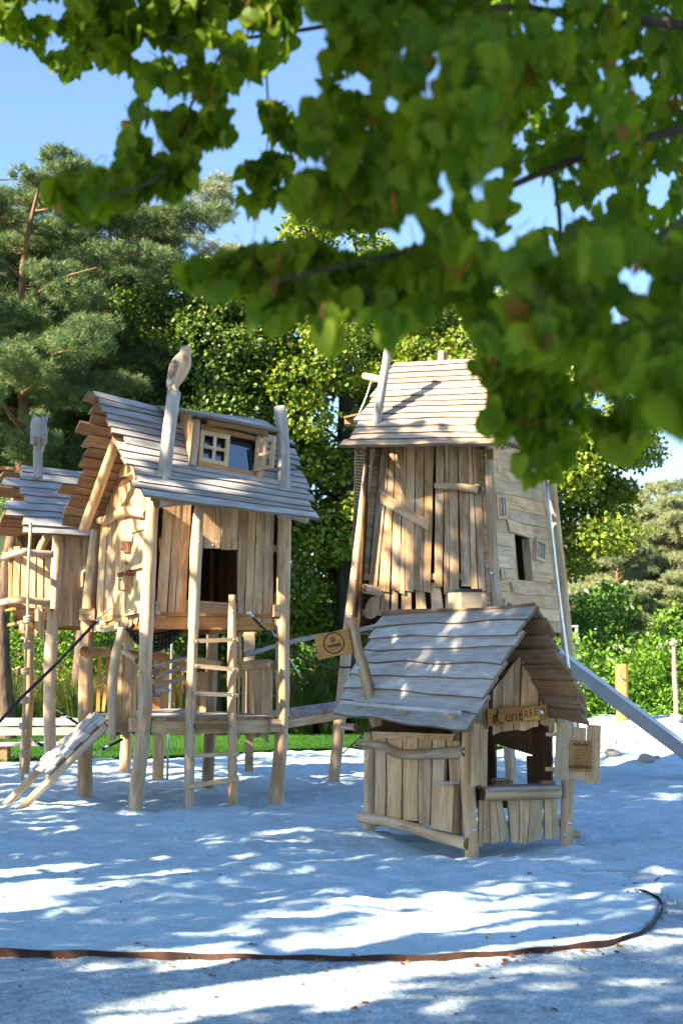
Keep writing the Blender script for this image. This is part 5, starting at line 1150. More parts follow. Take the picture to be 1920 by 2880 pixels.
mb = MB(); f_ = P(1743, 1905, Ysq - w_); mb.tube([f_ + Vector((0, .02, 0)), f_ + Vector((0, -.14, .01)), f_ + Vector((-.02, -.16, -.06))], .02, 8, 0, 2, (0, 0)); mb.build('tap', [M_STEEL] * 3, sqp)
Yt = 28.6; mb = MB(); mb.tube([Vector((P(1902, 2040, Yt).x, Yt, mz(1902, Yt) - .2)), P(1900, 1960, Yt), P(1896, 1900, Yt), P(1895, 1840, Yt), P(1893, 1796, Yt)], [.05, .046, .048, .042, .036], 10, .06); tp_ = mb.build('wooden_pole', [W_PALE, W_END]); tag(tp_, 'thin pale wooden pole with a small metal bracket at the far right', 'pole')
mb = MB(); c = P(1888, 1809, Yt - .05); mb.box(c, (.035, 0, 0), (0, .03, 0), (0, 0, .03)); mb.build('bracket', [M_LAMP] * 3, tp_)
Yl = 36; mb = MB(); t0 = P(1620, 1764, Yl); mb.box(Vector((t0.x, Yl, (t0.z - .4) / 2)), (.035, 0, 0), (0, .035, 0), (0, 0, (t0.z + .4) / 2)); mb.box(t0 + Vector((-.4, 0, .02)), (.44, 0, 0), (0, .05, 0), (0, 0, .025))
lp = mb.build('lamp_post', [M_LAMP] * 3); tag(lp, 'grey angular lamp post beside the windmill tower in front of the far pines', 'lamp post')
mb = MB(); mb.dome(P(1613, 1815, Yl - .06), (0, 0, 1), .12, 0, .5); mb.box(P(1617, 1816, Yl - .03), (.1, 0, 0), (0, .02, 0), (0, 0, .02)); mb.build('camera_dome', [M_BAND] * 3, lp)
for i, (u, v, s, lab) in enumerate(((1694, 2062, .20, 'upright pale stone left of the others at the edge of the sand mound'), (1712, 2066, .16, 'low pale stone next to the upright stone on the mound'), (1745, 2058, .12, 'small stone on the mound below the squared oak post'), (1772, 2042, .1, 'dark little stone on the mound right of the squared oak post'), (1805, 2060, .09, 'small dark stone in the middle of the sand mound'), (1772, 2078, .1, 'small stone half buried on the front of the mound'), (1712, 2092, .2, 'rounded pale stone low on the left of the mound'), (1806, 2118, .22, 'grey rounded stone at the foot of the mound'), (1890, 2036, .22, 'pale stone at the foot of the thin wooden pole'), (1834, 2108, .1, 'small reddish stone right of the grey rounded stone'))):
    Y_ = 27.4 - (v - 2040) * .035; x = (u - 960) / FPX * Y_
    me = bpy.data.meshes.new('stone'); import bmesh
    bmm = bmesh.new(); bmesh.ops.create_icosphere(bmm, subdivisions=3, radius=1)
    for q in bmm.verts: q.co *= 1 + .35 * mnoise.noise(q.co * 1.3 + Vector((i * 5, 0, 0))) + .1 * mnoise.noise(q.co * 4 + Vector((i, 0, 0)))
    for f in bmm.faces: f.smooth = True
    bmm.to_mesh(me); bmm.free(); me.materials.append(M_ROCK)
    o = bpy.data.objects.new('stone', me); COL.objects.link(o); o.location = (x, Y_, mz(u, Y_) + s * .2); s *= .55; o.scale = (s * 1.2, s, s * (.8 if i else 1.4)); tag(o, lab, 'stone', 'stones on the sand mound')

# ------------------------------------------------------------------ H: the ticket hut in front
HFL, HBL, HFR = G(1327, 2392), G(1039, 2342), G(1596, 2381); HBR = HFR + HBL - HFL
hut = empty('ticket_hut', (HFL + HBR) / 2, 'small wooden ticket hut with a serving counter standing in the white sand', 'hut')
PHF, PHS = vplane(HFL, HFR), vplane(HFL, HBL); hs = (HBL - HFL).normalized(); hf = (HFR - HFL).normalized()
Y0 = HFL.y
post(hut, [P(1325, 2392, Y0), P(1322, 2300, Y0), P(1313, 2154, Y0), P(1316, 2090, Y0), P(1318, 2030, Y0)], [.066, .065, .066, .058, .055], 'corner_post', [W_POST, W_END], True, .1)
post(hut, [P(1593, 2380, HFR.y), P(1594, 2300, HFR.y), P(1597, 2197, HFR.y), P(1588, 2100, HFR.y), P(1577, 2012, HFR.y)], [.062, .06, .06, .056, .058], 'corner_post', LOGM, True, .08)
post(hut, [P(1039, 2342, HBL.y), P(1038, 2200, HBL.y), P(1040, 2060, HBL.y)], [.062, .058, .055], 'corner_post', LOGM)
post(hut, [HBR, HBR + ZV * .7, HBR + ZV * 1.2], [.06, .058, .055], 'corner_post', LOGM)
# side wall
mb = MB()
for q in (((285, 760), (337, 760), (332, 1158), (277, 1150)), ((343, 770), (418, 770), (414, 1172), (340, 1166)), ((424, 760), (500, 760), (498, 1186), (424, 1178)), ((504, 770), (572, 770), (560, 1208), (502, 1198)), ((576, 768), (640, 768), (628, 1214), (566, 1206)), ((650, 775), (716, 775), (714, 1248), (676, 1242))): board(mb, PHS, [z6(*p) for p in q], .03, .01 + .012 * rnd.random(), .008)
hboard(mb, PHS, [z6(262, 725), z6(690, 740), z6(668, 795), z6(262, 772)], .03, .0, .004)
for q in (((336, 780), (345, 780), (345, 800), (336, 800)), ((240, 740), (288, 740), (275, 1140), (232, 1130))): board(mb, PHS, [z6(*p) for p in q], .03, -.035, .0)
mb.build('side_wall', WALLM, hut)
mb = MB(); mb.tube([PHS.p(*z6(690, 870), -.02), PHS.p(*z6(712, 1000), -.02), PHS.p(*z6(705, 1280), -.02)], .035, 9, .1); mb.build('inner_post', LOGM, hut)
mb = MB(); mb.tube([PHS.p(*z6(198, 790), .055), PHS.p(*z6(320, 802), .055), PHS.p(*z6(400, 838), .055), PHS.p(*z6(540, 838), .055), PHS.p(*z6(752, 832), .055)], [.046, .046, .05, .05, .056], 12, .08); mb.build('wall_log', LOGM, hut)
mb = MB(); mb.tube([PHS.p(*z6(200, 1165), .06), PHS.p(*z6(330, 1185), .06), PHS.p(*z6(480, 1222), .06), PHS.p(*z6(600, 1262), .06), PHS.p(*z6(760, 1302), .06)], [.05, .05, .052, .055, .058], 12, .08); mb.build('wall_log', LOGM, hut)
mb = MB(); board(mb, PHS, [z6(592, 1000), z6(684, 1000), z6(676, 1244), z6(576, 1222)], .07, .1, .004); lb_ = mb.build('ticket_box', WALLM, hut)
mb = MB(); hboard(mb, PHS, [z6(584, 984), z6(683, 982), z6(680, 998), z6(588, 1000)], .16, .17, 0); mb.build('lid', [W_GREY] * 3, lb_)
# front lower boards
mb = MB()
for q in (((212, 790), (262, 790), (262, 1390), (206, 1392)), ((264, 790), (347, 790), (362, 1342), (266, 1342)), ((350, 790), (432, 790), (494, 1338), (368, 1356)), ((434, 790), (512, 790), (606, 1256), (498, 1352)), ((584, 790), (742, 790), (738, 1340), (626, 1340)), ((745, 790), (800, 790), (790, 1346), (741, 1346)), ((800, 790), (886, 790), (832, 1364), (790, 1360)), ((888, 760), (1052, 760), (1030, 1298), (842, 1342)), ((1062, 760), (1164, 760), (1172, 1284), (1072, 1298)), ((1166, 760), (1230, 760), (1250, 1284), (1174, 1286))): board(mb, PHF, [zh(*p) for p in q], .028, -.01 + .014 * rnd.random(), .003)
mb.build('front_boards', [W_PALE, W_PALE, W_EDGE], hut)
mb = MB(); screws(mb, PHF, [zh(x, y) for x, y in ((216, 1122), (242, 1178), (278, 1126), (334, 1172), (378, 1122), (446, 1172), (498, 1112), (560, 1170), (648, 1092), (716, 1150), (766, 1084), (766, 1146), (808, 1084), (832, 1148), (886, 1082), (1016, 1142), (1106, 1072), (1146, 1126), (1190, 1060), (1230, 1120))], .005); mb.build('screw_heads', [M_STEEL] * 3, hut)
mb = MB(); mb.beam(PHF.p(*zh(210, 1140), -.06), PHF.p(*zh(1260, 1080), -.06), .05, .07); mb.build('wall_rail', [W_WALL] * 3, hut)
bolt(hut, PHF.p(*zh(160, 1182), .066), PHF.n, .018); bolt(hut, P(*zh(1390, 1095), HFR.y - .06), PHF.n, .018); bolt(hut, P(*zh(1332, 1244), HFR.y - .065), PHF.n, .014); bolt(hut, P(*zs(1018, 514), HFR.y - .06), PHF.n, .012)
for q in ((226, 790), (735, 828), (222, 1168), (728, 1300)): bolt(hut, PHS.p(*z6(*q), .108), PHS.n, .013)
mb = MB(); a_, b_ = PHF.p(*zh(1440, 1240), -.06), PHF.p(*zh(1500, 1240), -.1); mb.tube([a_ - hf * .05, b_], .035, 10, .05); mb.build('log_end', LOGM, hut)
# counter
ct = empty('counter', PHF.p(*zh(800, 640)), None, None); ct.parent = hut; ct.location = ct.location - hut.location
mb = MB(); mb.tube([PHF.p(*zh(262, 716), .10), PHF.p(*zh(600, 712), .085), PHF.p(*zh(1000, 700), .075), PHF.p(*zh(1258, 690), .07)], [.058, .058, .056, .055], 14, .06); mb.build('counter_log', [W_WALL, W_DARK], ct)
mb = MB(); t0, t1 = PHF.p(*zh(356, 626), .17), PHF.p(*zh(1292, 588), .17); bkv = -PHF.n * .30; t1 = Vector((t1.x, t1.y, t0.z)); mb.prism([t0, t1, t1 + bkv, t0 + bkv], ZV, .03, t1 - t0); mb.build('counter_top', [W_GREY, W_GREY, W_EDGE], ct)
PC = Plane(t0 + bkv * .55, t1 + bkv * .55, t0 + bkv * .55 + ZV)
mb = MB(); m0 = PC.p(*zh(425, 560), 0); mx_ = PC.p(*zh(600, 552), 0); mx_.z = m0.z; zc_ = t0.z + .001; hw = (mx_ - m0)
mb.prism([Vector((m0.x, m0.y, zc_)), Vector((mx_.x, mx_.y, zc_)), Vector((mx_.x, mx_.y, zc_ + .062)), Vector((m0.x, m0.y, zc_ + .062))], PHF.n, .09, hw); mt = mb.build('coin_box', [W_UNDER] * 3); tag(mt, 'little brown wooden coin box standing on the hut counter', 'box')
PM = Plane(Vector((m0.x, m0.y, zc_)), Vector((mx_.x, mx_.y, zc_)), Vector((m0.x, m0.y, zc_ + .1))); cc = (m0 + mx_) / 2
uc = zh(512, 562); text(mt, 'MUNTEN', PM, uc[0], uc[1] - 1, .046, .0015, R(1), 'lettering', sx=1.15, bold=.001)
mb = MB(); a_ = PC.p(*zh(1010, 560)); b_ = PC.p(*zh(1185, 555)); a_.z = b_.z = t0.z + .018; mb.beam(a_, b_, .06, .034); tag(mb.build('wooden_block', [W_UNDER] * 3), 'flat brown wooden block at the right end of the hut counter', 'block')
# gable boards of the front
apex = P(1488, 1740, PHF.p(1488, 1740).y)
mb = MB()
for q in (((60, 560), (210, 395), (210, 610), (100, 610)), ((210, 395), (262, 330), (262, 640), (210, 640)), ((304, 215), (408, 95), (392, 636), (304, 672)), ((408, 95), (520, -60), (508, 622), (396, 636)), ((520, -60), (586, -140), (562, 616), (512, 622)), ((612, -180), (640, -150), (755, 20), (758, 586)), ((768, 20), (855, 100), (862, 586), (778, 560)), ((858, 90), (925, 230), (925, 640), (866, 640))):
    if q[0][0] == 612: mb.prism([PHF.p(*zs(*p), .02) for p in ((608, -170), (650, -140), (755, 10), (760, 584), (700, 590), (630, 628), (570, 622), (596, 200))], PHF.n, .028, ZV)
    else: board(mb, PHF, [zs(*p) for p in q], .028, .0 + .01 * rnd.random(), .003)
mb.build('gable_boards', [W_WALL, W_WALL, W_EDGE], hut)
mb = MB(); mb.prism([PHF.p(*zs(*p), -.03) for p in ((800, 0), (940, 250), (1000, 440), (960, 440), (900, 300), (790, 60))], PHF.n, .05); mb.build('rafter', [W_WALL] * 3, hut)
# sign
PSG = Plane(PHF.o + PHF.n * .075, PHF.o + PHF.n * .075 + hf, PHF.o + PHF.n * .075 + ZV)
mb = MB(); mb.prism([PSG.p(*zs(*p)) for p in ((250, 410), (848, 364), (854, 512), (256, 584))], PSG.n, .03); sg = mb.build('entrance_sign', [W_SIGN, W_SIGN, W_UNDER], hut)
mb = MB(); mb.prism([PSG.p(*zs(*p), .022) for p in ((600, 404), (770, 386), (776, 514), (608, 524))], PSG.n, .021); pq = mb.build('letter_panel', [W_PALE if 0 else W_SIGN2] * 3, sg)
for ch, (x, y), h in zip('ent', ((458, 486), (520, 482), (578, 478)), (.145, .145, .14)): text(sg, ch, PSG, *zs(x, y), h, .0015, R(4), 'lettering', bold=-.001, sx=1.0)
for ch, (x, y) in zip('REE', ((640, 462), (688, 452), (740, 440))): text(pq, ch, PSG, *zs(x, y), .098, .0235, R(6), 'lettering', bold=-.001, sx=.85)
mb = MB()   # burnt emblem of a child on a slide ladder
def stroke(pts, r=.0055): mb.tube([PSG.p(*zs(*p), .002) for p in pts], r, 5, 0, 2, (0, 0))
stroke([(310, 470), (314, 560)]); stroke([(336, 466), (338, 560)]); stroke([(310, 474), (352, 470), (356, 520), (384, 550), (420, 550)])
for y in (490, 512, 534): stroke([(312, y), (337, y)], .004)
stroke([(350, 438), (346, 470), (338, 492)], .008); stroke([(350, 445), (372, 440)], .004); mb.dome(PSG.p(*zs(350, 424), .001), PSG.n, .011)
mb.build('emblem', [M_INK] * 3, sg)
mb = MB(); mb.dome(PSG.p(*zs(800, 438), 0), PSG.n, .032, 0, .5); mb.build('sign_bolt', [M_STEEL] * 3, sg)
# shutters
st = empty('shutter', P(1350, 2120, Y0), None, None); st.parent = hut; st.location = st.location - hut.location
sd = (PHF.n * .9 - hf * .25).normalized(); PSh = Plane(PHF.p(1372, 2214, .02), PHF.p(1372, 2214, .02) - PHF.n * 0 + (PHF.n * .45 - hf * .55), PHF.p(1372, 2214, .02) + ZV)
mb = MB()
for q in (((110, 556), (180, 560), (178, 1172), (104, 1190)), ((180, 570), (210, 574), (206, 1172), (178, 1172)), ((210, 608), (256, 612), (248, 1188), (206, 1188))): board(mb, PSh, [zs(p[0], p[1] if p[1] < 700 else p[1] * 1.0) for p in q], .025, .0, .002, (0, 0, 0))
mb.build('shutter_boards', [W_PALE] * 3, st)
st2 = empty('shutter', P(1640, 2120, HFR.y), None, None); st2.parent = hut; st2.location = st2.location - hut.location
PS2 = Plane(PHF.p(1565, 2195, .07), PHF.p(1565, 2195, .07) + (hf * .9 + PHF.n * .35), PHF.p(1565, 2195, .07) + ZV)
mb = MB()
for q in (((1212, 680), (1292, 682), (1278, 978), (1198, 970)), ((1294, 702), (1366, 706), (1356, 974), (1280, 968)), ((1368, 690), (1441, 694), (1432, 998), (1356, 994))): board(mb, PS2, [z6(*p) for p in q], .025, .0, .002, (0, 0, 0))
mb.build('shutter_boards', [W_PALE] * 3, st2)
mb = MB(); screws(mb, PS2, [zs(x, y) for x, y in ((974, 675), (1068, 682), (1118, 682), (1218, 690), (1270, 692), (1316, 697), (952, 1020), (1044, 1026), (1310, 1042))], .006); mb.build('screw_heads', [M_STEEL] * 3, st2)
mb = MB(); hboard(mb, PS2, [zs(835, 645), zs(950, 648), zs(950, 684), zs(838, 682)], .03, -.03, 0); mb.build('hinge', [W_PALE] * 3, st2); mb = MB(); hboard(mb, PS2, [zs(830, 990), zs(935, 992), zs(935, 1032), zs(832, 1030)], .03, -.03, 0); mb.build('hinge', [W_PALE] * 3, st2)
mb = MB(); mb.prism([PS2.p(*zs(*p), .03) for p in ((1082, 720), (1296, 735), (1290, 1040), (1074, 1028))], PS2.n, .028); tbd = mb.build('price_board', [W_SIGN, W_SIGN, W_UNDER], hut)
text(tbd, 'tickets', PS2, *zs(1184, 764), .05, .0315, R(-2), 'lettering', bold=.0006); text(tbd, 'WOEZEPEERT', PS2, *zs(1178, 994), .034, .0315, R(-1), 'lettering', bold=.001)
mb = MB()
for y, x0, x1 in ((812, 1120, 1250), (826, 1120, 1198), (848, 1118, 1222), (870, 1120, 1240), (884, 1118, 1172), (905, 1118, 1222), (934, 1116, 1256), (956, 1112, 1226), (972, 1112, 1254)): mb.beam(PS2.p(*zs(x0, y), .0305), PS2.p(*zs(x1, y + 3), .0305), .002, .004)
mb.build('text_lines', [M_INK] * 3, tbd)
# back wall and right wall, with the openings one sees through
PHB = vplane(HBL, HBR); nB = (PHB.n); PHR = vplane(HFR, HBR)
mb = MB(); W_ = (HBR - HBL).length
def hb_(s0, s1, z0, z1): mb.prism([HBL.lerp(HBR, s0) + ZV * z0, HBL.lerp(HBR, s1) + ZV * z0, HBL.lerp(HBR, s1) + ZV * z1, HBL.lerp(HBR, s0) + ZV * z1], nB, .03, ZV)
def wall_uv(mbx, pl, q, off=0): mbx.prism([pl.p(*z6(*p), off) for p in q], pl.n, .03, ZV)
zlow = (0.06)
for q in (((560, 700), (700, 700), (700, 1120), (560, 1120)), ((700, 690), (893, 690), (893, 1120), (700, 1120)), ((893, 690), (985, 690), (985, 815), (895, 785)), ((985, 690), (1088, 690), (1085, 846), (985, 815)), ((1056, 850), (1088, 850), (1085, 1120), (1066, 1120)), ((1088, 690), (1180, 690), (1180, 1120), (1088, 1120)), ((893, 1010), (985, 1010), (985, 1120), (893, 1120)), ((985, 1010), (1064, 1010), (1064, 1120), (985, 1120)), ((640, 560), (1180, 560), (1180, 690), (640, 690)), ((760, 380), (1080, 380), (1180, 560), (640, 560))): wall_uv(mb, PHR, q)
d = HBR - HFR
for i in range(7): hb_(i / 7, (i + .95) / 7, .06, 1.35 + .5 * (1 - abs(i - 3) / 3))
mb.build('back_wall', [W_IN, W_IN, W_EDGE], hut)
# roof
s_ = Vector((hs.x, hs.y, 0)).normalized()
Af = P(1503, 1704, 12.73); Ab = P(1075, 1733, 14.77); Ef = P(1314, 2060, 12.52); Eb = P(941, 2010, 14.36)
rowsL = [0, .115, .235, .345, .475, .60, .745, .865, 1.0]
mb = MB(); up = Vector((-1, -1, 1)); nH = roof_slope(mb, Ab, Af, Eb, Ef, rowsL, .03, .04, (.07, .045), .022, up, None, .03)
mb.build('roof_slope', ROOFM, hut)
Er = P(1652, 2035, 12.91); Erb = Er + (Eb - Ef)
mb = MB(); roof_slope(mb, Ab - ZV * .012, Af - ZV * .012, Erb, Er, [0, .13, .26, .385, .52, .66, .80, .91, 1.0], .03, .04, (.05, .11), .022, Vector((1, 0, 1)), None, .03); mb.build('roof_slope', ROOFM, hut)
mb = MB(); k = 16; rid = []
for i in range(k + 1):
    t = i / k; p = Ab.lerp(Af, t * 1.0 + .0) + ZV * (.035 + .018 * math.sin(t * 5 + 1)); rid.append(p)
mb.prism([p for p in rid] + [p + Vector((.13, .05, -.20)) for p in reversed(rid)], Vector((.8, .1, .6)), .025, Af - Ab, (0, 1, 2)); mb.build('ridge_board', ROOFM, hut)
PHR_ = Plane(Ab, Af, Eb)
mb = MB(); g0, g1 = PHR_.p(*z6(105, 566), .09), PHR_.p(*z6(718, 618), .09); q = [g0, g1, g1 + nH * 0 + (Ef - Af).normalized() * .035, g0 + (Ef - Af).normalized() * .035]; mb.prism(q, nH, .022, g1 - g0); mb.build('gutter_board', [W_GREY, W_GREY, W_EDGE], hut)
mb = MB()
for x, y in ((190, 592), (418, 618), (660, 640)): p = PHR_.p(*z6(x, y), .05); mb.box(p, s_ * .03, nH * .035, (Ef - Af).normalized() * .025)
mb.build('gutter_bracket', [W_PALE] * 3, hut)
for (u, v) in ((130, 700),):
    mm = MB(); p = PHR_.p(*z6(u, v), -.02); mm.tube([p - s_ * .06 * (1 if u > 400 else -1), p + s_ * .2 * (1 if u > 400 else -1)], .035, 10, .05); mm.build('purlin_end', LOGM, hut)
pb = PHR_.p(1041, 1955); post(hut, [P(1041, 1958, pb.y), P(1024, 1890, pb.y), P(1006, 1826, pb.y), P(997, 1780, pb.y), P(991, 1737, pb.y)], [.06, .055, .05, .05, .054], 'flag_pole', [W_POST, W_PALE], True, .09)
bolt(hut, P(*z8(1258, 745), pb.y - .06), (0, -1, 0), .017)
PFg = Plane(P(985, 1800, pb.y - .0), P(885, 1820, pb.y + .12), P(985, 1700, pb.y))
mb = MB(); mb.prism([PFg.p(*z8(*q), .05) for q in ((832, 438), (990, 402), (1150, 362), (1175, 480), (1198, 602), (1030, 632), (868, 668), (858, 640), (862, 590), (838, 520))], PFg.n, .03); fg = mb.build('flag_board', [W_SIGN, W_SIGN, W_UNDER], hut)
mb = MB()
def ringp(cx, cy, rx, ry, r, n=28, wobb=0): mb.tube([PFg.p(*z8(cx + rx * math.cos(a) * (1 + wobb * math.sin(3 * a)), cy + ry * math.sin(a)), .052) for a in np.linspace(0, 2 * math.pi, n)], r, 5, 0, 1, (0, 0), False)
ringp(1017, 508, 97, 99, .0055, 30, .02); ringp(1008, 475, 21, 22, .004); ringp(1008, 473, 10, 10, .003); mb.tube([PFg.p(*z8(1008, 482), .052), PFg.p(*z8(1010, 492), .052)], .004, 5, 0, 1, (0, 0)); mb.build('emblem', [M_INK] * 3, fg)
text(fg, 'woetz', PFg, *z8(1022, 526), .056, .0515, R(12), 'lettering', bold=.0016)
# chimney
cy_ = 13.75; cb0 = P(1308, 1760, cy_); mb = MB(); c_t = P(1306, 1662, cy_); wch = .1
ax_ = hf * .105; ay_ = hs * .105; zc0 = c_t.z - .5; mb.box(Vector((c_t.x, c_t.y, (c_t.z + zc0) / 2)), ax_, ay_, ZV * ((c_t.z - zc0) / 2), 0, ZV); chm = mb.build('chimney', [W_PALE] * 3, hut)
mb = MB(); mb.box(c_t + ZV * .0, ax_ * 1.05, ay_ * 1.05, ZV * .016); mb.build('band', [M_BAND] * 3, chm)
# ================================================================== the lime tree in front
_rs = np.random.RandomState(81); rnd = random.Random(81)
def inpoly(x, y, poly):
    r = np.zeros(x.shape, bool); n = len(poly)
    for i in range(n):
        x0, y0 = poly[i]; x1, y1 = poly[i - 1]
        k = ((y0 > y) != (y1 > y)) & (x < (x1 - x0) * (y - y0) / (y1 - y0 + 1e-9) + x0); r ^= k
    return r
SPRAYS = [  # outline of each leafy bough as it hangs, its distance, spread, number of leaves
    ([(-60, -80), (860, -80), (850, 120), (760, 195), (690, 230), (620, 262), (560, 200), (500, 240), (430, 200), (400, 225), (360, 205), (325, 205), (270, 180), (205, 225), (180, 225), (125, 180), (95, 125), (50, 130), (0, 105), (-60, 100)], 4.2, .5, 560),
    ([(430, 190), (560, 150), (690, 225), (620, 262), (640, 330), (650, 410), (600, 405), (555, 425), (545, 520), (500, 560), (440, 548), (395, 585), (320, 570), (345, 480), (340, 400), (370, 340), (395, 265)], 3.9, .3, 230),
    ([(345, 480), (395, 585), (310, 580), (290, 600), (220, 560), (150, 575), (190, 520), (280, 495)], 3.3, .2, 60),
    ([(120, 545), (200, 515), (300, 600), (285, 625), (230, 625), (200, 595)], 3.0, .15, 22),
    ([(720, 290), (790, 300), (860, 430), (800, 430), (760, 400), (735, 330)], 4.2, .2, 26),
    ([(745, 330), (815, 440), (850, 560), (790, 565), (760, 590), (690, 600), (668, 560), (665, 490), (700, 480), (745, 450), (790, 440)], 4.2, .2, 34),
    ([(860, -80), (1400, -80), (1400, 480), (1280, 560), (1190, 600), (1090, 560), (960, 560), (920, 440), (850, 420), (840, 330), (900, 260), (880, 120)], 3.0, .8, 470),
    ([(820, 520), (960, 500), (1150, 560), (1120, 620), (960, 640), (880, 620), (810, 575)], 2.9, .3, 90),
    ([(1380, -80), (2000, -80), (2000, 700), (1380, 700)], 3.9, 1.1, 600),
    ([(1200, 600), (1330, 560), (1420, 700), (2000, 640), (2000, 1180), (1900, 1195), (1840, 1170), (1790, 1150), (1700, 1090), (1600, 1020), (1500, 1010), (1400, 1010), (1330, 940), (1290, 860), (1250, 760)], 3.2, .9, 470),
    ([(1400, 700), (2000, 700), (2000, 1100), (1750, 1100), (1560, 1000), (1440, 960)], 2.4, .3, 150),
    ([(500, 770), (600, 740), (730, 700), (840, 690), (1000, 740), (1240, 700), (1290, 830), (1200, 900), (1140, 925), (1090, 900), (1010, 895), (930, 880), (840, 900), (760, 930), (700, 905), (720, 820), (640, 830), (570, 825), (520, 810)], 3.2, .35, 260),
    ([(1020, 890), (1130, 890), (1100, 975), (1050, 970)], 2.6, .1, 4),
    ([(890, 900), (960, 880), (950, 990), (905, 990)], 2.7, .1, 4),
    ([(1320, 880), (1460, 900), (1480, 1010), (1380, 1100), (1335, 1060)], 3.4, .25, 34),
    ([(1400, 1030), (1560, 1040), (1620, 1120), (1660, 1230), (1590, 1320), (1560, 1365), (1470, 1355), (1440, 1290), (1490, 1230), (1420, 1240), (1340, 1200), (1330, 1150), (1390, 1120)], 3.5, .35, 95),
    ([(1600, 1020), (1760, 1080), (1810, 1220), (1770, 1300), (1690, 1260), (1650, 1180)], 3.2, .3, 60),
    ([(1780, 1060), (2000, 1060), (2000, 1225), (1880, 1190), (1810, 1170)], 2.0, .2, 26),
]
HOLES = [(1428, 1278, 22, 26), (1300, 990, 30, 30), (1700, 560, 26, 20), (1620, 330, 20, 24), (1860, 520, 24, 20), (1300, 420, 22, 18), (1560, 250, 20, 14), (1730, 900, 24, 20), (1420, 830, 20, 16), (1180, 460, 18, 16), (140, 22, 45, 22), (85, 45, 14, 14), (150, 130, 28, 18), (410, 160, 34, 20), (440, 290, 22, 34), (420, 375, 20, 16), (455, 430, 30, 14), (510, 175, 20, 22), (600, 170, 24, 18), (655, 80, 12, 12), (710, 110, 22, 20), (540, 300, 22, 16), (500, 290, 20, 16),
         (1490, 545, 50, 55), (1480, 630, 40, 34), (1580, 610, 60, 26), (1350, 660, 36, 26), (1430, 690, 24, 24), (1225, 205, 18, 34), (1330, 545, 16, 16), (1390, 480, 22, 14), (1100, 305, 20, 26), (1000, 240, 46, 26), (880, 115, 40, 50), (1810, 265, 14, 24), (1460, 400, 14, 14), (1760, 780, 30, 30), (1812, 795, 26, 26), (1560, 720, 20, 16), (1610, 1020, 18, 18), (1665, 1130, 30, 26), (1780, 1090, 24, 40), (1700, 1150, 34, 22), (1250, 505, 16, 16), (1190, 270, 14, 14), (1540, 20, 40, 16), (1240, 590, 30, 24), (1820, 860, 10, 14), (1615, 770, 10, 10)]
Cs = []; Ss = []
br = MB()
def twig(pts, r0, r1): br.tube(pts, [r0 + (r1 - r0) * i / (len(pts) - 1) for i in range(len(pts))], 6, .1, 3, (0, 0), False)
pet = []
for poly, Yc, sp, n in SPRAYS:
    xs_ = [p[0] for p in poly]; ys_ = [p[1] for p in poly]; got = 0; n = int(n * 2.2); m = n * 6
    u = _rs.uniform(min(xs_), max(xs_), m); v = _rs.uniform(min(ys_), max(ys_), m); k = inpoly(u, v, poly)
    for (hu, hv, a, b) in HOLES: k &= (((u - hu) / (a + 16)) ** 2 + ((v - hv) / (b + 20)) ** 2) > 1
    u, v = u[k][:n], v[k][:n]
    lowf = vn(u / 170 + 3, v / 170); Yd = Yc + sp * 1.6 * lowf + sp * .5 * (_rs.rand(len(u)) - .5)
    for a, b, y in zip(u, v, Yd): Cs.append(P(a, b, max(1.6, y)))
C = np.array([tuple(c) for c in Cs])
# rest of the crown, above and behind the view: unseen boughs that serve to shade the pit and the leaves
cl = []
for i in range(76):
    x = rnd.uniform(-4.5, 7.5); y = rnd.uniform(-6.5, 5.0); z = rnd.uniform(3.4, 8.4)
    if math.hypot(x - 1.7, y + .8) > 6.2: continue
    # keep the boughs out of the pyramid the lens looks through
    uu = 960 + 4000 * x / max(y, .01); vv_top = 1890 - 4000 * (z - 1.6) / max(y, .01)
    if y > .2 and -200 < uu < 2120 and vv_top > -500: continue
    cl.append((x, y, z, rnd.uniform(.5, 1.0), .6))
for q in _rs.choice(len(C), 130):  # extra unseen clumps added sunward of the hanging leaves to shade them
    c = C[q]
    if c[0] < .02 * c[1] or (c[2] - 1.6) / c[1] < .26: continue
    c = c + np.array(tosun) * rnd.uniform(.8, 2.3); cl.append((c[0], c[1], c[2], rnd.uniform(.3, .5), .7))
Cc, Dc, Nc, Sc = clump_leaves(cl, 190, .11)
d_ = Cc - np.array(CAM); keep = ~((d_[:, 1] > .1) & (np.abs(d_[:, 0]) < .27 * d_[:, 1] + .05) & (d_[:, 2] < .52 * d_[:, 1])) & (np.linalg.norm(d_, axis=1) > 1.3)
Cc, Dc, Nc, Sc = Cc[keep], Dc[keep], Nc[keep], Sc[keep]
n = len(C)
D = nrm(rdir(n) * .55 + np.array([0, 0, -.9])); Nn = nrm(rdir(n) * .8 + np.array([0, -.6, .5])); S = .053 * (.7 + .55 * _rs.rand(n))
C = C - D * (S * .5)[:, None]
HEART = ([(0, 0, 0), (.16, -.10, .02), (.36, -.02, .09), (.46, .22, .13), (.40, .50, .10), (.22, .78, .03), (.02, 1.08, -.06), (-.20, .78, .03), (-.40, .50, .10), (-.47, .2, .13), (-.36, -.03, .09), (-.15, -.10, .02), (0, .5, 0)],
         [(12, 0, 1), (12, 1, 2), (12, 2, 3), (12, 3, 4), (12, 4, 5), (12, 5, 6), (12, 6, 7), (12, 7, 8), (12, 8, 9), (12, 9, 10), (12, 10, 11), (12, 11, 0)])
lime = empty('lime_tree', (2.3, -1.6, -.05), 'lime tree whose heart shaped leaves hang down close in front of everything else', 'tree')
allC = np.concatenate([C, Cc]); crown = scatter('crown', allC, np.concatenate([D, Dc]), np.concatenate([Nn, Nc]), np.concatenate([S, Sc]), *HEART, L_LIME)
link('crown', crown, lime)
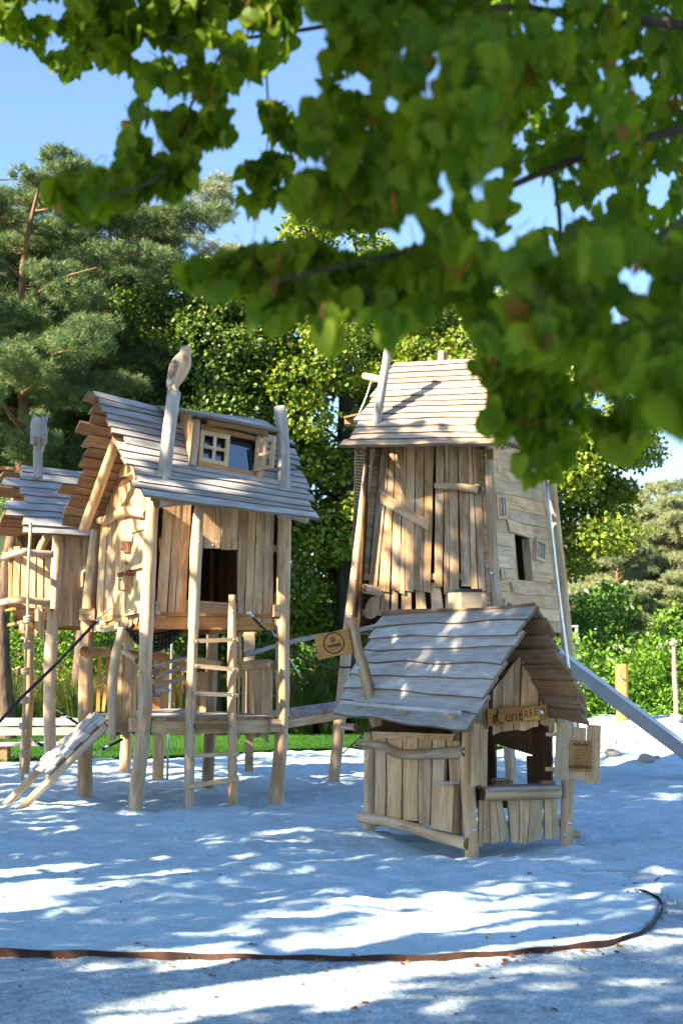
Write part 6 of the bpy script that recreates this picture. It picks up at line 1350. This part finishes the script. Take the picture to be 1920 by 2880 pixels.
# boughs
tb = MB(); tb.tube([(2.3, -1.6, -.3), (2.3, -1.55, 1.5), (2.2, -1.5, 3.2), (2.0, -1.3, 5.5), (1.9, -1.4, 8.2)], [.26, .21, .18, .12, .03], 12, .1, 5, (0, 0), False)
for a, b in (((2.2, -1.5, 3.0), (1.6, 3.8, 3.6)), ((2.2, -1.5, 3.2), (.6, 4.2, 4.4)), ((2.1, -1.5, 3.8), (5.5, 1.5, 5.2)), ((2.0, -1.4, 4.4), (1.5, -5.2, 6)), ((2, -1.4, 4.2), (-2.2, .5, 5.6)), ((2, -1.3, 4.2), (5.6, -4.5, 6.4)), ((2, -1.3, 5.2), (-1.8, -3.5, 6.6))):
    limb_mesh(tb, a, b, .07, .02, .2, 7)
link('trunk', tb.mesh('trunk', [B_OAK, B_OAK]), lime)
def bough(path, r0, r1): twig([P(u, v, y) for u, v, y in path], r0, r1)
bough([(2050, 330, 3.6), (1700, 420, 3.7), (1420, 530, 3.7), (1330, 610, 3.6), (1190, 690, 3.3), (1040, 730, 2.9), (760, 790, 2.7)], .013, .003)
bough([(2100, 90, 3.4), (1830, 60, 3.6), (1640, 45, 3.8), (1400, 20, 4.0), (1000, 60, 4.2), (650, 110, 4.2), (330, 90, 4.2)], .016, .004)
bough([(650, 110, 4.2), (560, 250, 4.0), (500, 380, 3.9), (440, 500, 3.5), (260, 560, 2.6)], .006, .002)
bough([(740, 60, 4.2), (752, 260, 4.2), (750, 420, 4.2), (705, 470, 4.2)], .004, .0015)
bough([(1560, 500, 3.8), (1575, 640, 3.8), (1560, 800, 3.6), (1480, 1000, 3.5), (1510, 1180, 3.5)], .008, .002)
bough([(2050, 600, 3.3), (1880, 640, 3.3), (1850, 760, 3.2), (1800, 980, 3.2), (1740, 1150, 3.2)], .008, .002)
for i in _rs.choice(len(C), 520, replace=False):
    c = Vector(C[i]); br.tube([c, c + Vector((rnd.uniform(-.01, .01), rnd.uniform(-.01, .01), .03)), c + Vector((rnd.uniform(-.03, .03), rnd.uniform(-.03, .03), .055))], .0011, 4, 0, 1, (0, 0), False)
link('branches', br.mesh('branches', [B_OAK, B_OAK]), lime)
# dry bracts among the leaves
i = _rs.choice(len(C), 190, replace=False); Cb = C[i] + rdir(190) * .03
tag(link('bracts', scatter('bracts', Cb, nrm(rdir(190) * .4 + np.array([0, 0, -1.0])), rdir(190), np.full(190, .055), *LEAF4, L_DEAD, None, np.full(190, .013)), lime), kind='stuff')

# ================================================================== fallen leaves
fl_me = scatter('fallen_leaf', np.zeros((1, 3)), np.array([[0, 1.0, 0]]), np.array([[.2, 0, 1.0]]), np.array([.06]), *LEAF6, L_DEAD)
fl_me2 = scatter('fallen_leaf', np.zeros((1, 3)), np.array([[0, 1.0, .1]]), np.array([[-.5, 0, 1.0]]), np.array([.045]), *LEAF6, L_DEAD, np.array([.9]))
spots = []
for q in range(64):                        # caught against the edging
    t = rnd.triangular(.12, .86, .5); p = EC[int(t * (len(EC) - 1))]; spots.append((p.x + rnd.gauss(0, .05), p.y - abs(rnd.gauss(.03, .09))))
for q in range(60): spots.append((rnd.uniform(-1.9, 1.9), rnd.uniform(6.5, 8.6)))
for q in range(20): spots.append((rnd.uniform(-2.6, 2.4), rnd.uniform(8.3, 12.5)))
for x, y in spots:
    X_ = np.array([[x]]); Y_ = np.array([[y]]); ins = edge_side(X_, Y_)[0, 0] > 0
    z = sand_h(X_, Y_)[0, 0] if ins else grit_h(X_, Y_)[0, 0]
    if z < -.15: continue
    o = bpy.data.objects.new('fallen_leaf', rnd.choice((fl_me, fl_me2))); COL.objects.link(o); o.location = (x, y, z + .008); o.rotation_euler = (rnd.uniform(-.4, .4), rnd.uniform(-.4, .4), rnd.uniform(0, 6)); s = rnd.uniform(.4, .85); o.scale = (s, s, s)
    tag(o, 'small curled dry brown leaf lying on the pale ground', 'fallen leaf', 'fallen dry leaves')
